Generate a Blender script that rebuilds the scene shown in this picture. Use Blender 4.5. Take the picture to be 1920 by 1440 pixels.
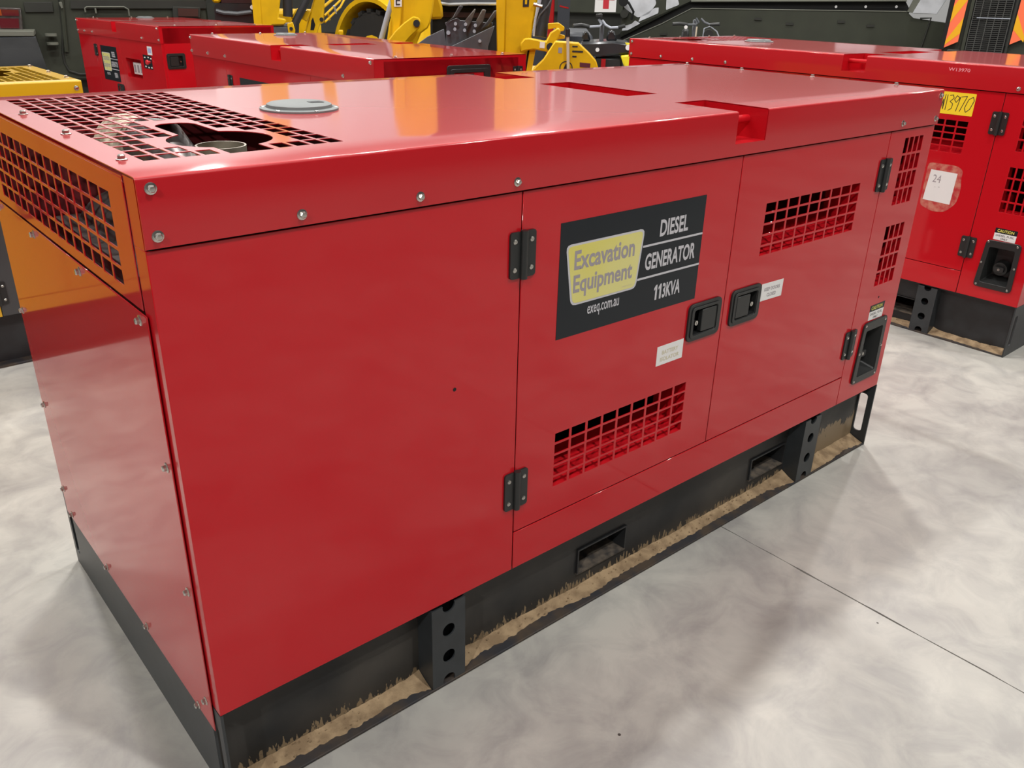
import bpy, math, random
from mathutils import Vector, Matrix, noise
random.seed(7)
S = bpy.context.scene
COL = S.collection
PI = math.pi
for o in list(bpy.data.objects):
    bpy.data.objects.remove(o, do_unlink=True)

# ------------------------------------------------------------------ camera
cd = bpy.data.cameras.new('camera'); cam = bpy.data.objects.new('camera', cd); COL.objects.link(cam)
cd.sensor_width = 36.0; cd.sensor_fit = 'HORIZONTAL'; cd.lens = 1599.75 / 1920 * 36
cd.clip_start = .02; cd.clip_end = 200
yaw, pitch, roll = -0.7161, -0.4334, 0.0260
f_ = Vector((-math.sin(yaw) * math.cos(pitch), math.cos(yaw) * math.cos(pitch), math.sin(pitch)))
r0 = Vector((math.cos(yaw), math.sin(yaw), 0)); u0 = r0.cross(f_)
r_ = math.cos(roll) * r0 + math.sin(roll) * u0; u_ = -math.sin(roll) * r0 + math.cos(roll) * u0
cam.matrix_world = Matrix(((r_.x, u_.x, -f_.x, -0.4021), (r_.y, u_.y, -f_.y, -1.3260), (r_.z, u_.z, -f_.z, 1.5972), (0, 0, 0, 1)))
S.camera = cam

# ------------------------------------------------------------------ world, lights, exposure
S.view_settings.view_transform = 'Standard'; S.view_settings.look = 'None'
S.view_settings.gamma = 1.0; S.view_settings.use_curve_mapping = False
S.view_settings.exposure = -0.70
w = bpy.data.worlds.new('world'); S.world = w; w.use_nodes = True
w.node_tree.nodes['Background'].inputs[0].default_value = (.75, .82, .9, 1)
w.node_tree.nodes['Background'].inputs[1].default_value = .05
def lamp(x, y, z, watts, size=.28, col=(1, .975, .94)):
    l = bpy.data.lights.new('high_bay_and_fill', 'AREA'); l.shape = 'DISK'; l.size = size; l.energy = watts; l.color = col
    o = bpy.data.objects.new('high_bay_and_fill', l); o.location = (x, y, z); COL.objects.link(o)
for x, y, w_ in [(1.14, 2.6, 420), (.5, 5.6, 330), (4.6, 2.3, 420), (1.7, -4.0, 600), (6.4, -3.6, 330), (-8.0, -4.9, 1500), (-3.2, -7.5, 120), (-3.6, 4.6, 250), (9.6, 2.5, 350), (10.0, 7.6, 350), (5.4, 7.0, 350), (14.5, 6, 400), (.8, 12.5, 340), (6.5, 15.5, 700), (13.5, 13.5, 700), (-5, 9, 400), (-5, 15, 400), (16.5, 0, 350)]:  # lamps nearest the back wall are added to brighten it for roof reflections
    lamp(x, y, 7.9, w_)

# ------------------------------------------------------------------ materials
MATS = {}
def mat(name, col, rough=.5, metal=0., coat=0., coat_r=.04, bump=0., bscale=60., var=0., vscale=4., spec=.5, col2=None, emit=None):
    if name in MATS: return MATS[name]
    m = bpy.data.materials.new(name); m.use_nodes = True; nt = m.node_tree; b = nt.nodes['Principled BSDF']
    b.inputs['Base Color'].default_value = (*col, 1); b.inputs['Roughness'].default_value = rough
    b.inputs['Metallic'].default_value = metal; b.inputs['Coat Weight'].default_value = coat
    b.inputs['Coat Roughness'].default_value = coat_r; b.inputs['Coat IOR'].default_value = 1.42; b.inputs['Specular IOR Level'].default_value = spec
    tc = nt.nodes.new('ShaderNodeTexCoord')
    if var or col2:
        n = nt.nodes.new('ShaderNodeTexNoise'); n.inputs['Scale'].default_value = vscale; n.inputs['Detail'].default_value = 6
        nt.links.new(tc.outputs['Object'], n.inputs['Vector'])
        r = nt.nodes.new('ShaderNodeValToRGB'); nt.links.new(n.outputs['Fac'], r.inputs[0])
        c2 = col2 or tuple(c * (1 - var) for c in col)
        r.color_ramp.elements[0].position = .38; r.color_ramp.elements[0].color = (*c2, 1)
        r.color_ramp.elements[1].position = .62; r.color_ramp.elements[1].color = (*col, 1)
        nt.links.new(r.outputs[0], b.inputs['Base Color'])
    if bump:
        n = nt.nodes.new('ShaderNodeTexNoise'); n.inputs['Scale'].default_value = bscale; n.inputs['Detail'].default_value = 3
        nt.links.new(tc.outputs['Object'], n.inputs['Vector'])
        bp = nt.nodes.new('ShaderNodeBump'); bp.inputs['Strength'].default_value = bump; bp.inputs['Distance'].default_value = .002
        nt.links.new(n.outputs['Fac'], bp.inputs['Height'])
        nt.links.new(bp.outputs[0], b.inputs['Normal'])
        if coat: nt.links.new(bp.outputs[0], b.inputs['Coat Normal'])
    MATS[name] = m; return m
RED = mat('red_paint', (.465, .0045, .0105), .5, coat=1, coat_r=.06, bump=.03, bscale=9, spec=.08)
REDTOP = mat('red_paint_roof', (.44, .0045, .010), .42, coat=1, coat_r=.09, bump=.10, bscale=3.2, spec=.3)
YEL = mat('yellow_paint', (.66, .38, .003), .4, coat=.8, coat_r=.08, bump=.03, bscale=9)
YELD = mat('yellow_plant_paint', (.70, .42, .002), .5, spec=.25, coat=.3, coat_r=.12, var=.12, vscale=6)
CHAR = mat('charcoal_paint', (.045, .048, .05), .45, coat=.3)
PLAS = mat('black_plastic', (.014, .015, .015), .42, bump=.1, bscale=400)
VOID = mat('dark_cavity', (.006, .006, .006), .9)  # near-black, stands in for shade in gaps and recesses; also black parts
ZINC = mat('zinc_steel', (.62, .60, .56), .28, metal=1, var=.3, vscale=60)
STEEL = mat('dull_steel', (.36, .32, .25), .35, metal=.45, col2=(.16, .13, .09), vscale=14)
IRON = mat('dark_iron', (.13, .115, .11), .34, metal=.5, var=.4, vscale=20)
RUBR = mat('black_rubber', (.012, .012, .013), .8, bump=.3, bscale=60)
BEIGE = mat('lagging_wrap', (.80, .74, .58), .8, col2=(.30, .26, .18), vscale=18, bump=.6, bscale=90)
WHITE = mat('white_label', (.72, .71, .70), .5)
INKW = mat('pale_ink', (.50, .49, .52), .5)
INKB = mat('black_ink', (.012, .013, .016), .5)
INKY = mat('yellow_ink', (.60, .55, .10), .5)
PALEY = mat('faded_yellow_ink', (.55, .50, .36), .6)
GREYT = mat('grey_ink', (.30, .27, .29), .6)
TAG = mat('yellow_tag', (.86, .62, .02), .5)
DECALK = mat('black_decal', (.008, .011, .015), .4, spec=.3)
BADGE = mat('badge_yellow', (.62, .56, .12), .4, col2=(.64, .60, .26), vscale=2.2)
OLIVE = mat('olive_paint', (.027, .031, .018), .65, var=.2, vscale=3)
OLIVED = mat('dark_olive_paint', (.018, .019, .014), .65, var=.3, vscale=3)
OLIVEL = mat('pale_olive_paint', (.12, .125, .10), .6)  # pale olive for fittings and the painted highlight on the hull edge
SNOW = mat('white_camouflage', (.60, .62, .66), .6, var=.2, vscale=5)
GREY = mat('grey_steel_paint', (.09, .10, .115), .4, coat=.3, var=.3, vscale=5)
LGREY = mat('light_grey_paint', (.36, .39, .45), .45)
TRED = mat('tail_light_red', (.10, .006, .012), .25, coat=1)
TORA = mat('tail_light_orange', (.30, .05, .01), .25, coat=1)
FORK = mat('forklift_red', (.35, .004, .008), .35, coat=.6)
CHEVO = mat('chevron_orange', (.95, .17, .07), .4)
CHEVY = mat('chevron_yellow', (.80, .40, .005), .4)
CROSS = mat('cross_red', (.50, .015, .03), .5)
FENDY = mat('quad_yellow', (.80, .66, .02), .4, coat=.5)
DOTW = mat('specular_lamp_lens', (.8, .8, .8), .1, coat=1)
MAROON = mat('maroon_plate', (.09, .012, .022), .5)

def skid_mat():
    m = bpy.data.materials.new('skid_black_paint'); m.use_nodes = True; nt = m.node_tree; b = nt.nodes['Principled BSDF']
    L = nt.links.new; N = nt.nodes.new
    tc = N('ShaderNodeTexCoord'); sep = N('ShaderNodeSeparateXYZ'); L(tc.outputs['Object'], sep.inputs[0])
    mp = N('ShaderNodeMapping'); mp.inputs['Scale'].default_value = (120, 120, 30); L(tc.outputs['Object'], mp.inputs[0])
    n = N('ShaderNodeTexNoise'); n.inputs['Scale'].default_value = 1; n.inputs['Detail'].default_value = 4; L(mp.outputs[0], n.inputs['Vector'])
    n2 = N('ShaderNodeTexNoise'); n2.inputs['Scale'].default_value = 5; n2.inputs['Detail'].default_value = 5; L(tc.outputs['Object'], n2.inputs['Vector'])
    # crust of dried sand creeping up from the flange: height limit wobbles with the noise
    a = N('ShaderNodeMath'); a.operation = 'MULTIPLY_ADD'; L(n.outputs['Fac'], a.inputs[0]); a.inputs[1].default_value = .13; a.inputs[2].default_value = -.037
    g = N('ShaderNodeMath'); g.operation = 'GREATER_THAN'; L(sep.outputs['X'], g.inputs[0]); g.inputs[1].default_value = 2.23
    h = N('ShaderNodeMath'); h.operation = 'MULTIPLY'; L(g.outputs[0], h.inputs[0]); h.inputs[1].default_value = .17
    n3 = N('ShaderNodeTexNoise'); n3.inputs['Scale'].default_value = 14; n3.inputs['Detail'].default_value = 6; L(tc.outputs['Object'], n3.inputs['Vector'])
    h2 = N('ShaderNodeMath'); h2.operation = 'MULTIPLY'; L(h.outputs[0], h2.inputs[0]); L(n3.outputs['Fac'], h2.inputs[1])
    a2 = N('ShaderNodeMath'); a2.operation = 'ADD'; L(a.outputs[0], a2.inputs[0]); L(h2.outputs[0], a2.inputs[1])
    c = N('ShaderNodeMath'); c.operation = 'LESS_THAN'; L(sep.outputs['Z'], c.inputs[0]); L(a2.outputs[0], c.inputs[1])
    # dusty band at the top under the panels and light scuffs
    ramp = N('ShaderNodeValToRGB'); L(n2.outputs['Fac'], ramp.inputs[0])
    ramp.color_ramp.elements[0].position = .35; ramp.color_ramp.elements[0].color = (.010, .011, .012, 1)
    ramp.color_ramp.elements[1].position = .7; ramp.color_ramp.elements[1].color = (.045, .040, .034, 1)
    mix = N('ShaderNodeMixRGB'); L(c.outputs[0], mix.inputs[0]); L(ramp.outputs[0], mix.inputs[1]); mix.inputs[2].default_value = (.20, .145, .085, 1)
    L(mix.outputs[0], b.inputs['Base Color']); b.inputs['Roughness'].default_value = .5
    return m
SKID = skid_mat()
SKIDC = mat('skid_black_clean', (.020, .022, .024), .45, col2=(.012, .012, .013), vscale=12)
POST = mat('post_black_paint', (.028, .032, .035), .42, var=.2, vscale=20)
RUST = mat('rusty_flange_edge', (.055, .038, .025), .7, col2=(.02, .02, .024), vscale=14)
SAND = mat('dry_sand', (.33, .235, .135), .95, col2=(.20, .135, .075), vscale=26, bump=1.0, bscale=260)
MUD = mat('dusty_pocket_steel', (.10, .08, .06), .8, col2=(.025, .022, .02), vscale=30, bump=.6, bscale=80)
SCUFF = mat('scuffed_primer', (.50, .17, .12), .8, col2=(.42, .02, .025), vscale=30)

def concrete(name, scale=1.0):
    m = bpy.data.materials.new(name); m.use_nodes = True; nt = m.node_tree; b = nt.nodes['Principled BSDF']
    L = nt.links.new; N = nt.nodes.new
    tc = N('ShaderNodeTexCoord')
    def ns(s, d, rough=.55, dist=0.):
        n = N('ShaderNodeTexNoise'); n.inputs['Scale'].default_value = s; n.inputs['Detail'].default_value = d
        n.inputs['Roughness'].default_value = rough; n.inputs['Distortion'].default_value = dist
        L(tc.outputs['Object'], n.inputs['Vector']); return n
    big = ns(1.4, 5, .6, .6); mid = ns(6, 8, .65, .8); fine = ns(60, 4)
    r1 = N('ShaderNodeValToRGB'); L(big.outputs['Fac'], r1.inputs[0])
    r1.color_ramp.elements[0].position = .38; r1.color_ramp.elements[0].color = (.33, .32, .30, 1)
    r1.color_ramp.elements[1].position = .60; r1.color_ramp.elements[1].color = (.44, .43, .395, 1)
    r2 = N('ShaderNodeValToRGB'); L(mid.outputs['Fac'], r2.inputs[0])
    r2.color_ramp.elements[0].position = .36; r2.color_ramp.elements[0].color = (.77, .77, .785, 1)
    r2.color_ramp.elements[1].position = .60; r2.color_ramp.elements[1].color = (1, 1, .99, 1)
    mx = N('ShaderNodeMixRGB'); mx.blend_type = 'MULTIPLY'; mx.inputs[0].default_value = 1; L(r1.outputs[0], mx.inputs[1]); L(r2.outputs[0], mx.inputs[2])
    # trowel arcs: faint stretched scratches
    v = N('ShaderNodeTexVoronoi'); v.feature = 'DISTANCE_TO_EDGE'; v.inputs['Scale'].default_value = 3.2
    L(mid.outputs['Color'], v.inputs['Vector'])
    # specks
    sp = N('ShaderNodeTexVoronoi'); sp.inputs['Scale'].default_value = 5.5; L(tc.outputs['Object'], sp.inputs['Vector'])
    lt = N('ShaderNodeMath'); lt.operation = 'LESS_THAN'; L(sp.outputs['Distance'], lt.inputs[0]); lt.inputs[1].default_value = .022
    mx2 = N('ShaderNodeMixRGB'); L(lt.outputs[0], mx2.inputs[0]); L(mx.outputs[0], mx2.inputs[1]); mx2.inputs[2].default_value = (.05, .045, .04, 1)
    L(mx2.outputs[0], b.inputs['Base Color'])
    rr = N('ShaderNodeMapRange'); L(mid.outputs['Fac'], rr.inputs[0]); rr.inputs[3].default_value = .34; rr.inputs[4].default_value = .56
    L(rr.outputs[0], b.inputs['Roughness'])
    bp = N('ShaderNodeBump'); bp.inputs['Strength'].default_value = .12; bp.inputs['Distance'].default_value = .003
    L(fine.outputs['Fac'], bp.inputs['Height']); L(bp.outputs[0], b.inputs['Normal'])
    return m
CONC = concrete('polished_concrete')

# ------------------------------------------------------------------ helpers
def frontM(u, v, d): return (u, d, v)
def sub(o, parent):
    o.parent = parent; return o
class MB:
    def __init__(s): s.v = []; s.f = []; s.m = []; s.mats = []; s.mi = 0
    def use(s, m):
        if m not in s.mats: s.mats.append(m)
        s.mi = s.mats.index(m); return s
    def add(s, vs, fs):
        b = len(s.v); s.v += [tuple(p) for p in vs]
        for f in fs: s.f.append([b + i for i in f]); s.m.append(s.mi)
        return s
    def box(s, x0, x1, y0, y1, z0, z1):
        v = [(x, y, z) for x in (x0, x1) for y in (y0, y1) for z in (z0, z1)]
        return s.add(v, [(0, 1, 3, 2), (4, 6, 7, 5), (0, 4, 5, 1), (2, 3, 7, 6), (0, 2, 6, 4), (1, 5, 7, 3)])
    def prism(s, poly, d0, d1, M=frontM):
        n = len(poly); v = [M(u, w, d0) for u, w in poly] + [M(u, w, d1) for u, w in poly]
        return s.add(v, [tuple(range(n)), tuple(range(2 * n - 1, n - 1, -1))] + [(i, i + n, (i + 1) % n + n, (i + 1) % n) for i in range(n)])
    def ring(s, outer, inner, d0, d1, M=frontM):
        n = len(outer)
        v = [M(*p, d0) for p in outer] + [M(*p, d0) for p in inner] + [M(*p, d1) for p in outer] + [M(*p, d1) for p in inner]
        fs = []
        for i in range(n):
            j = (i + 1) % n
            fs += [(i, j, n + j, n + i), (2 * n + i, 3 * n + i, 3 * n + j, 2 * n + j), (i, 2 * n + i, 2 * n + j, j), (n + i, n + j, 3 * n + j, 3 * n + i)]
        return s.add(v, fs)
    def cyl(s, p0, p1, r0, r1=None, n=20, cap=True):
        r1 = r0 if r1 is None else r1; p0 = Vector(p0); p1 = Vector(p1); a = (p1 - p0).normalized()
        t = Vector((0, 0, 1)) if abs(a.z) < .9 else Vector((1, 0, 0)); e1 = a.cross(t).normalized(); e2 = a.cross(e1)
        v = [p + (e1 * math.cos(2 * PI * i / n) + e2 * math.sin(2 * PI * i / n)) * r for p, r in ((p0, r0), (p1, r1)) for i in range(n)]
        fs = [(i, (i + 1) % n, (i + 1) % n + n, i + n) for i in range(n)]
        if cap: fs += [tuple(range(n - 1, -1, -1)), tuple(range(n, 2 * n))]
        return s.add(v, fs)
    def lathe(s, prof, c=(0, 0, 0), n=24):
        v = [(c[0] + r * math.cos(2 * PI * i / n), c[1] + r * math.sin(2 * PI * i / n), c[2] + z) for r, z in prof for i in range(n)]
        fs = [(k * n + i, k * n + (i + 1) % n, (k + 1) * n + (i + 1) % n, (k + 1) * n + i) for k in range(len(prof) - 1) for i in range(n)]
        if prof[0][0] > 1e-6: fs.append(tuple(range(n - 1, -1, -1)))
        if prof[-1][0] > 1e-6: fs.append(tuple((len(prof) - 1) * n + i for i in range(n)))
        return s.add(v, fs)
    def tube(s, pts, r, n=10, rs=None):
        pts = [Vector(p) for p in pts]; N = len(pts); v = []
        e = None
        for k, p in enumerate(pts):
            a = (pts[min(k + 1, N - 1)] - pts[max(k - 1, 0)]).normalized()
            if e is None:
                t = Vector((0, 0, 1)) if abs(a.z) < .9 else Vector((1, 0, 0)); e = a.cross(t).normalized()
            else: e = (e - a * e.dot(a)).normalized()
            g = a.cross(e); rr = rs[k] if rs else r
            v += [p + (e * math.cos(2 * PI * i / n) + g * math.sin(2 * PI * i / n)) * rr for i in range(n)]
        fs = [(k * n + i, k * n + (i + 1) % n, (k + 1) * n + (i + 1) % n, (k + 1) * n + i) for k in range(N - 1) for i in range(n)]
        fs += [tuple(range(n - 1, -1, -1)), tuple((N - 1) * n + i for i in range(n))]
        return s.add(v, fs)
    def grid(s, us, vs, hole, pos):
        nu, nv = len(us) - 1, len(vs) - 1; idx = {}
        sol = lambda i, j: 0 <= i < nu and 0 <= j < nv and not hole(.5 * (us[i] + us[i + 1]), .5 * (vs[j] + vs[j + 1]))
        V = []; F = []
        def g(i, j, k):
            if (i, j, k) not in idx: idx[(i, j, k)] = len(V); V.append(pos(i, j, k))
            return idx[(i, j, k)]
        for i in range(nu):
            for j in range(nv):
                if not sol(i, j): continue
                a = [(i, j), (i + 1, j), (i + 1, j + 1), (i, j + 1)]
                F.append([g(*p, 0) for p in a]); F.append([g(*p, 1) for p in reversed(a)])
                for (p, q, ni, nj) in ((a[0], a[1], i, j - 1), (a[1], a[2], i + 1, j), (a[2], a[3], i, j + 1), (a[3], a[0], i - 1, j)):
                    if not sol(ni, nj): F.append([g(*p, 0), g(*p, 1), g(*q, 1), g(*q, 0)])
        return s.add(V, F)
    def text(s, string, u0, u1, v0, v1, d, M=frontM, bold=.0, flip=False, extra=0):
        tu = text_geo(string, bold)
        if not tu: return s
        vs, fs = tu; xs = [p[0] for p in vs]; ys = [p[1] for p in vs]
        a, b, c, e = min(xs), max(xs), min(ys), max(ys)
        V = [M(u0 + (p[0] - a) / (b - a) * (u1 - u0), v0 + (p[1] - c) / (e - c) * (v1 - v0), d) for p in vs]
        return s.add(V, fs)
    def build(s, name, parent=None, m=None, bevel=0., smooth=35, seg=1):
        me = bpy.data.meshes.new(name); me.from_pydata(s.v, [], s.f); me.update()
        mats = s.mats if s.mats else [m]
        for q in mats: me.materials.append(q)
        if s.mats: me.polygons.foreach_set('material_index', s.m)
        me.polygons.foreach_set('use_smooth', [True] * len(me.polygons))
        fix_normals(me)
        me.set_sharp_from_angle(angle=math.radians(smooth))
        o = bpy.data.objects.new(name, me); COL.objects.link(o)
        if parent: o.parent = parent
        if bevel:
            b = o.modifiers.new('bevel', 'BEVEL'); b.width = bevel; b.segments = seg; b.limit_method = 'ANGLE'; b.angle_limit = math.radians(40)
        return o
import bmesh
def fix_normals(me):
    bm = bmesh.new(); bm.from_mesh(me); bmesh.ops.recalc_face_normals(bm, faces=bm.faces); bm.to_mesh(me); bm.free()
_tg = {}
def text_geo(string, bold):
    k = (string, bold)
    if k not in _tg:
        cu = bpy.data.curves.new('lettering', 'FONT'); cu.body = string; cu.size = 1; cu.offset = bold; cu.resolution_u = 3
        o = bpy.data.objects.new('lettering', cu); COL.objects.link(o)
        dg = bpy.context.evaluated_depsgraph_get(); me = bpy.data.meshes.new_from_object(o.evaluated_get(dg))
        _tg[k] = ([tuple(v.co) for v in me.vertices], [tuple(p.vertices) for p in me.polygons])
        bpy.data.objects.remove(o); bpy.data.meshes.remove(me); bpy.data.curves.remove(cu)
    return _tg[k]
def boolean(o, cutter_mb):
    c = cutter_mb.build('cutter'); c.parent = o.parent; b = o.modifiers.new('cut', 'BOOLEAN'); b.operation = 'DIFFERENCE'; b.solver = 'EXACT'; b.object = c
    dg = bpy.context.evaluated_depsgraph_get(); me = bpy.data.meshes.new_from_object(o.evaluated_get(dg))
    o.modifiers.clear(); old = o.data; o.data = me; me.name = old.name; bpy.data.objects.remove(c)
    me.set_sharp_from_angle(angle=math.radians(35))
def thing(name, label, cat, loc=(0, 0, 0), rz=0, group=None):
    o = bpy.data.objects.new(name, None); COL.objects.link(o); o.location = loc; o.rotation_euler = (0, 0, rz)
    o.empty_display_size = .1; o['label'] = label; o['category'] = cat
    if group: o['group'] = group
    return o
def struct(name, mb, m, **k):
    o = mb.build(name, None, m, **k); o['kind'] = 'structure'; return o
def rrect(u0, u1, v0, v1, r, n=4):
    out = []
    for cu, cv, a0 in ((u1 - r, v1 - r, 0), (u0 + r, v1 - r, 90), (u0 + r, v0 + r, 180), (u1 - r, v0 + r, 270)):
        for k in range(n + 1):
            a = math.radians(a0 + 90 * k / n); out.append((cu + r * math.cos(a), cv + r * math.sin(a)))
    return out
def rpoly(pts, r, n=3):
    out = []; N = len(pts)
    for i in range(N):
        p = Vector(pts[i]); a = (Vector(pts[i - 1]) - p); b = (Vector(pts[(i + 1) % N]) - p)
        p0 = p + a.normalized() * r; p1 = p + b.normalized() * r
        for k in range(n + 1):
            t = k / n; q = p0 * (1 - t) ** 2 + p * 2 * t * (1 - t) + p1 * t * t; out.append((q.x, q.y))
    return out
ROT = {'front': (PI / 2, 0, 0), 'top': (0, 0, 0), 'end': (0, -PI / 2, 0), 'endL': (0, PI / 2, 0), 'back': (-PI / 2, 0, 0)}
_bm = {}
def bolt_mesh(kind):
    if kind in _bm: return _bm[kind]
    mb = MB()
    if kind == 'bolt':
        mb.use(ZINC).lathe([(.0095, 0), (.0095, .0012), (.0072, .0022)], n=14)
        mb.lathe([(.0062, .002), (.0062, .007), (.0045, .0088), (.0022, .0090)], n=6)
    else:
        mb.use(ZINC).lathe([(.0052, 0), (.0050, .0012), (.0036, .0022), (.0016, .0022), (.0012, .0012)], n=10)
    o = mb.build(kind); me = o.data; bpy.data.objects.remove(o); _bm[kind] = me; return me
def bolt(parent, loc, side, kind='bolt', name='bolt', s=1.):
    o = bpy.data.objects.new(name, bolt_mesh(kind)); COL.objects.link(o); o.parent = parent; o.location = loc; o.rotation_euler = ROT[side]; o.scale = (s, s, s)
    return o
def vent_rects(u0, u1, v0, v1, nu, nv, bu, bv):
    pu = (u1 - u0 + bu) / nu; pv = (v1 - v0 + bv) / nv
    return [(u0 + i * pu, u0 + i * pu + pu - bu, v0 + j * pv, v0 + j * pv + pv - bv) for i in range(nu) for j in range(nv)]
def sheet(name, parent, M, u0, u1, v0, v1, d0, d1, rects=(), m=None, bevel=0.0):
    us = sorted({round(x, 5) for x in [u0, u1] + [q for r in rects for q in r[:2]]})
    vs = sorted({round(x, 5) for x in [v0, v1] + [q for r in rects for q in r[2:]]})
    def hole(u, v): return any(r[0] < u < r[1] and r[2] < v < r[3] for r in rects)
    mb = MB(); mb.grid(us, vs, hole, lambda i, j, k: M(us[i], vs[j], d1 if k else d0))
    return mb.build(name, parent, m, bevel=bevel)

# ------------------------------------------------------------------ setting: floor, walls, ceiling
JX = 1.686
floor = MB()
floor.box(-14, 20, -12, 19.5, -.30, -.014)
fl = struct('floor', floor, mat('joint_dark', (.03, .028, .025), .9))
def slab(x0, x1, y0, y1):
    rnd = random.Random(int(x0 * 10) + 31 * int(y0 * 10))
    def edge(a, b, fixed, axis, amp):
        n = max(2, int(abs(b - a) / .06)) if amp else 1; out = []
        for k in range(n):
            t = a + (b - a) * k / n; q = fixed + (rnd.uniform(-amp, amp) if k and amp else 0)
            out.append((t, q) if axis == 0 else (q, t))
        return out
    amp = lambda q: .0022 if abs(q - JX) < .1 else 0
    poly = edge(x0, x1, y0, 0, 0) + edge(y0, y1, x1, 1, amp(x1)) + edge(x1, x0, y1, 0, 0) + edge(y1, y0, x0, 1, amp(x0))
    mb = MB(); mb.prism(poly, -.014, 0, M=lambda u, v, d: (u, v, d))
    o = mb.build('slab', fl, CONC); return o
xs = [-14, -4.314, JX, 7.686, 13.7, 20]; ys = [-12, -4.9, 4.4, 10.4, 19.5]
for i in range(len(xs) - 1):
    for j in range(len(ys) - 1):
        slab(xs[i] + .0022, xs[i + 1] - .0022, ys[j] + .0022, ys[j + 1] - .0022)
WALLM = mat('warehouse_wall_cladding', (.74, .75, .76), .6, var=.08, vscale=.6)
CEILM = mat('warehouse_ceiling_lining', (.68, .69, .70), .7, var=.1, vscale=.4)
struct('wall_back', MB().box(-14, 20, 19.2, 19.5, 0, 8.6), WALLM)
struct('wall_right', MB().box(19.7, 20, -12, 19.2, 0, 8.6), mat('reflection_dimmed_wall', (.34, .345, .35), .7))  # unseen wall greyed to weaken its reflection in the front panels
WALLD = mat('reflection_darkened_wall', (.07, .07, .075), .7, var=.1, vscale=.6)  # unseen walls darkened so the red panels mirror less light
struct('wall_left', MB().box(-14, -13.7, -12, 19.2, 0, 8.6), WALLD)
struct('wall_front', MB().box(-13.7, 19.7, -12, -11.7, 0, 8.6), WALLD)
struct('ceiling', MB().box(-14, 20, -12, 19.5, 8.6, 8.8), CEILM)

# ------------------------------------------------------------------ generator pieces
def topM(zt): return lambda u, v, d: (u, v, zt - d)
def make_lid(root, L, W, ZT, ZL, PX, grille, m, mtop, OV=.005, depth=.08):
    R = .0065; T = .0016; mid = (W / 2 - .18, W / 2 + .19) if W > 1.08 else (W / 2 - .16, W / 2 + .16)
    rects = []                                   # in (x, y)
    kc = (.247, .265)
    if grille:
        gx0, gx1, gy0, gy1, nx, ny = grille
        for r in vent_rects(gx0, gx1, gy0, gy1, nx, ny, .0068, .0072):
            cx, cy = (r[0] + r[1]) / 2, (r[2] + r[3]) / 2
            if math.hypot(cx - kc[0], cy - kc[1]) < .118 or (.185 < cx < .298 and cy < .53): continue
            rects.append(r)
    if PX:
        rects += [(PX[0], PX[1], -1, .205), (PX[0], PX[1], W - .205, W + 1), (PX[0], PX[1], mid[0], mid[1])]
    ybr = sorted({round(y, 5) for r in rects for y in r[2:] if R < y < W - R})
    a0, a1 = -OV, W + OV
    prof = [((a0, ZL), (a0 + T, ZL))]
    if PX: prof.append(((a0, ZT - depth), (a0 + T, ZT - depth)))
    for k in range(5):
        a = math.radians(180 - 22.5 * k)
        prof.append(((a0 + R + R * math.cos(a), ZT - R + R * math.sin(a)), (a0 + R + (R - T) * math.cos(a), ZT - R + (R - T) * math.sin(a))))
    prof += [((y, ZT), (y, ZT - T)) for y in ybr]
    prof += [((a0 + a1 - p[0][0], p[0][1]), (a0 + a1 - p[1][0], p[1][1])) for p in reversed(prof[:7 if PX else 6])]
    xs = sorted({round(x, 5) for x in [0, L] + [q for r in rects for q in r[:2]]})
    def hole(u, x):
        i = int(u); y = .5 * (prof[i][0][0] + prof[i + 1][0][0]); z = .5 * (prof[i][0][1] + prof[i + 1][0][1])
        if z < ZT - depth: return False
        if PX and z < ZT - .0005: return PX[0] < x < PX[1] and z > ZT - depth
        return any(r[0] < x < r[1] and r[2] < y < r[3] for r in rects)
    mb = MB(); mb.grid(list(range(len(prof))), xs, hole, lambda i, j, k: (xs[j], prof[i][k][0], prof[i][k][1]))
    lid = mb.build('roof_panel', root, mtop)
    lid.data.materials.append(m)
    if grille:
        a = math.acos(.034 / .095); b = math.acos(-.047 / .095); P = [(.281, .112)]
        P += [(kc[0] + .095 * math.cos(t), kc[1] + .095 * math.sin(t)) for t in [-a + 2 * a * k / 14 for k in range(15)]]
        P += [(.281, .47), (.274, .488), (.26, .498), (.241, .5), (.222, .498), (.208, .488), (.2, .47)]
        P += [(kc[0] + .095 * math.cos(t), kc[1] + .095 * math.sin(t)) for t in [b + (2 * PI - 2 * b) * k / 14 for k in range(15)]]
        P += [(.2, .112)]
        c = MB(); c.prism(P, ZT - .02, ZT + .02, M=lambda u, v, d: (u, v, d)); boolean(lid, c)
    MB().box(L - .0025, L, a0 + .0025, a1 - .0025, ZL, ZT - .004).build('roof_end_flange', root, m)
    if PX:
        def tray(y0, y1, front, back):
            t = MB(); zb = ZT - depth; x0, x1 = PX; q = .0025
            t.box(x0 - q, x1 + q, y0, y1, zb - q, zb)
            t.box(x0 - q, x0, y0, y1, zb, ZT - .0026); t.box(x1, x1 + q, y0, y1, zb, ZT - .0026)
            if not front: t.box(x0, x1, y0 - q, y0, zb, ZT - .0026)
            if not back: t.box(x0, x1, y1, y1 + q, zb, ZT - .0026)
            return t.build('lifting_pocket', root, m)
        for y0, y1, f, b in ((a0 + .0026, .205, 1, 0), (mid[0], mid[1], 0, 0), (W - .205, a1 - .0026, 0, 1)):
            p = tray(y0, y1, f, b)
            if f or b:
                yy = .06 if f else W - .06
                MB().cyl((PX[0], yy, ZT - .033), (PX[1], yy, ZT - .033), .0115).build('lifting_bar', p, m)
    return lid
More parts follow.
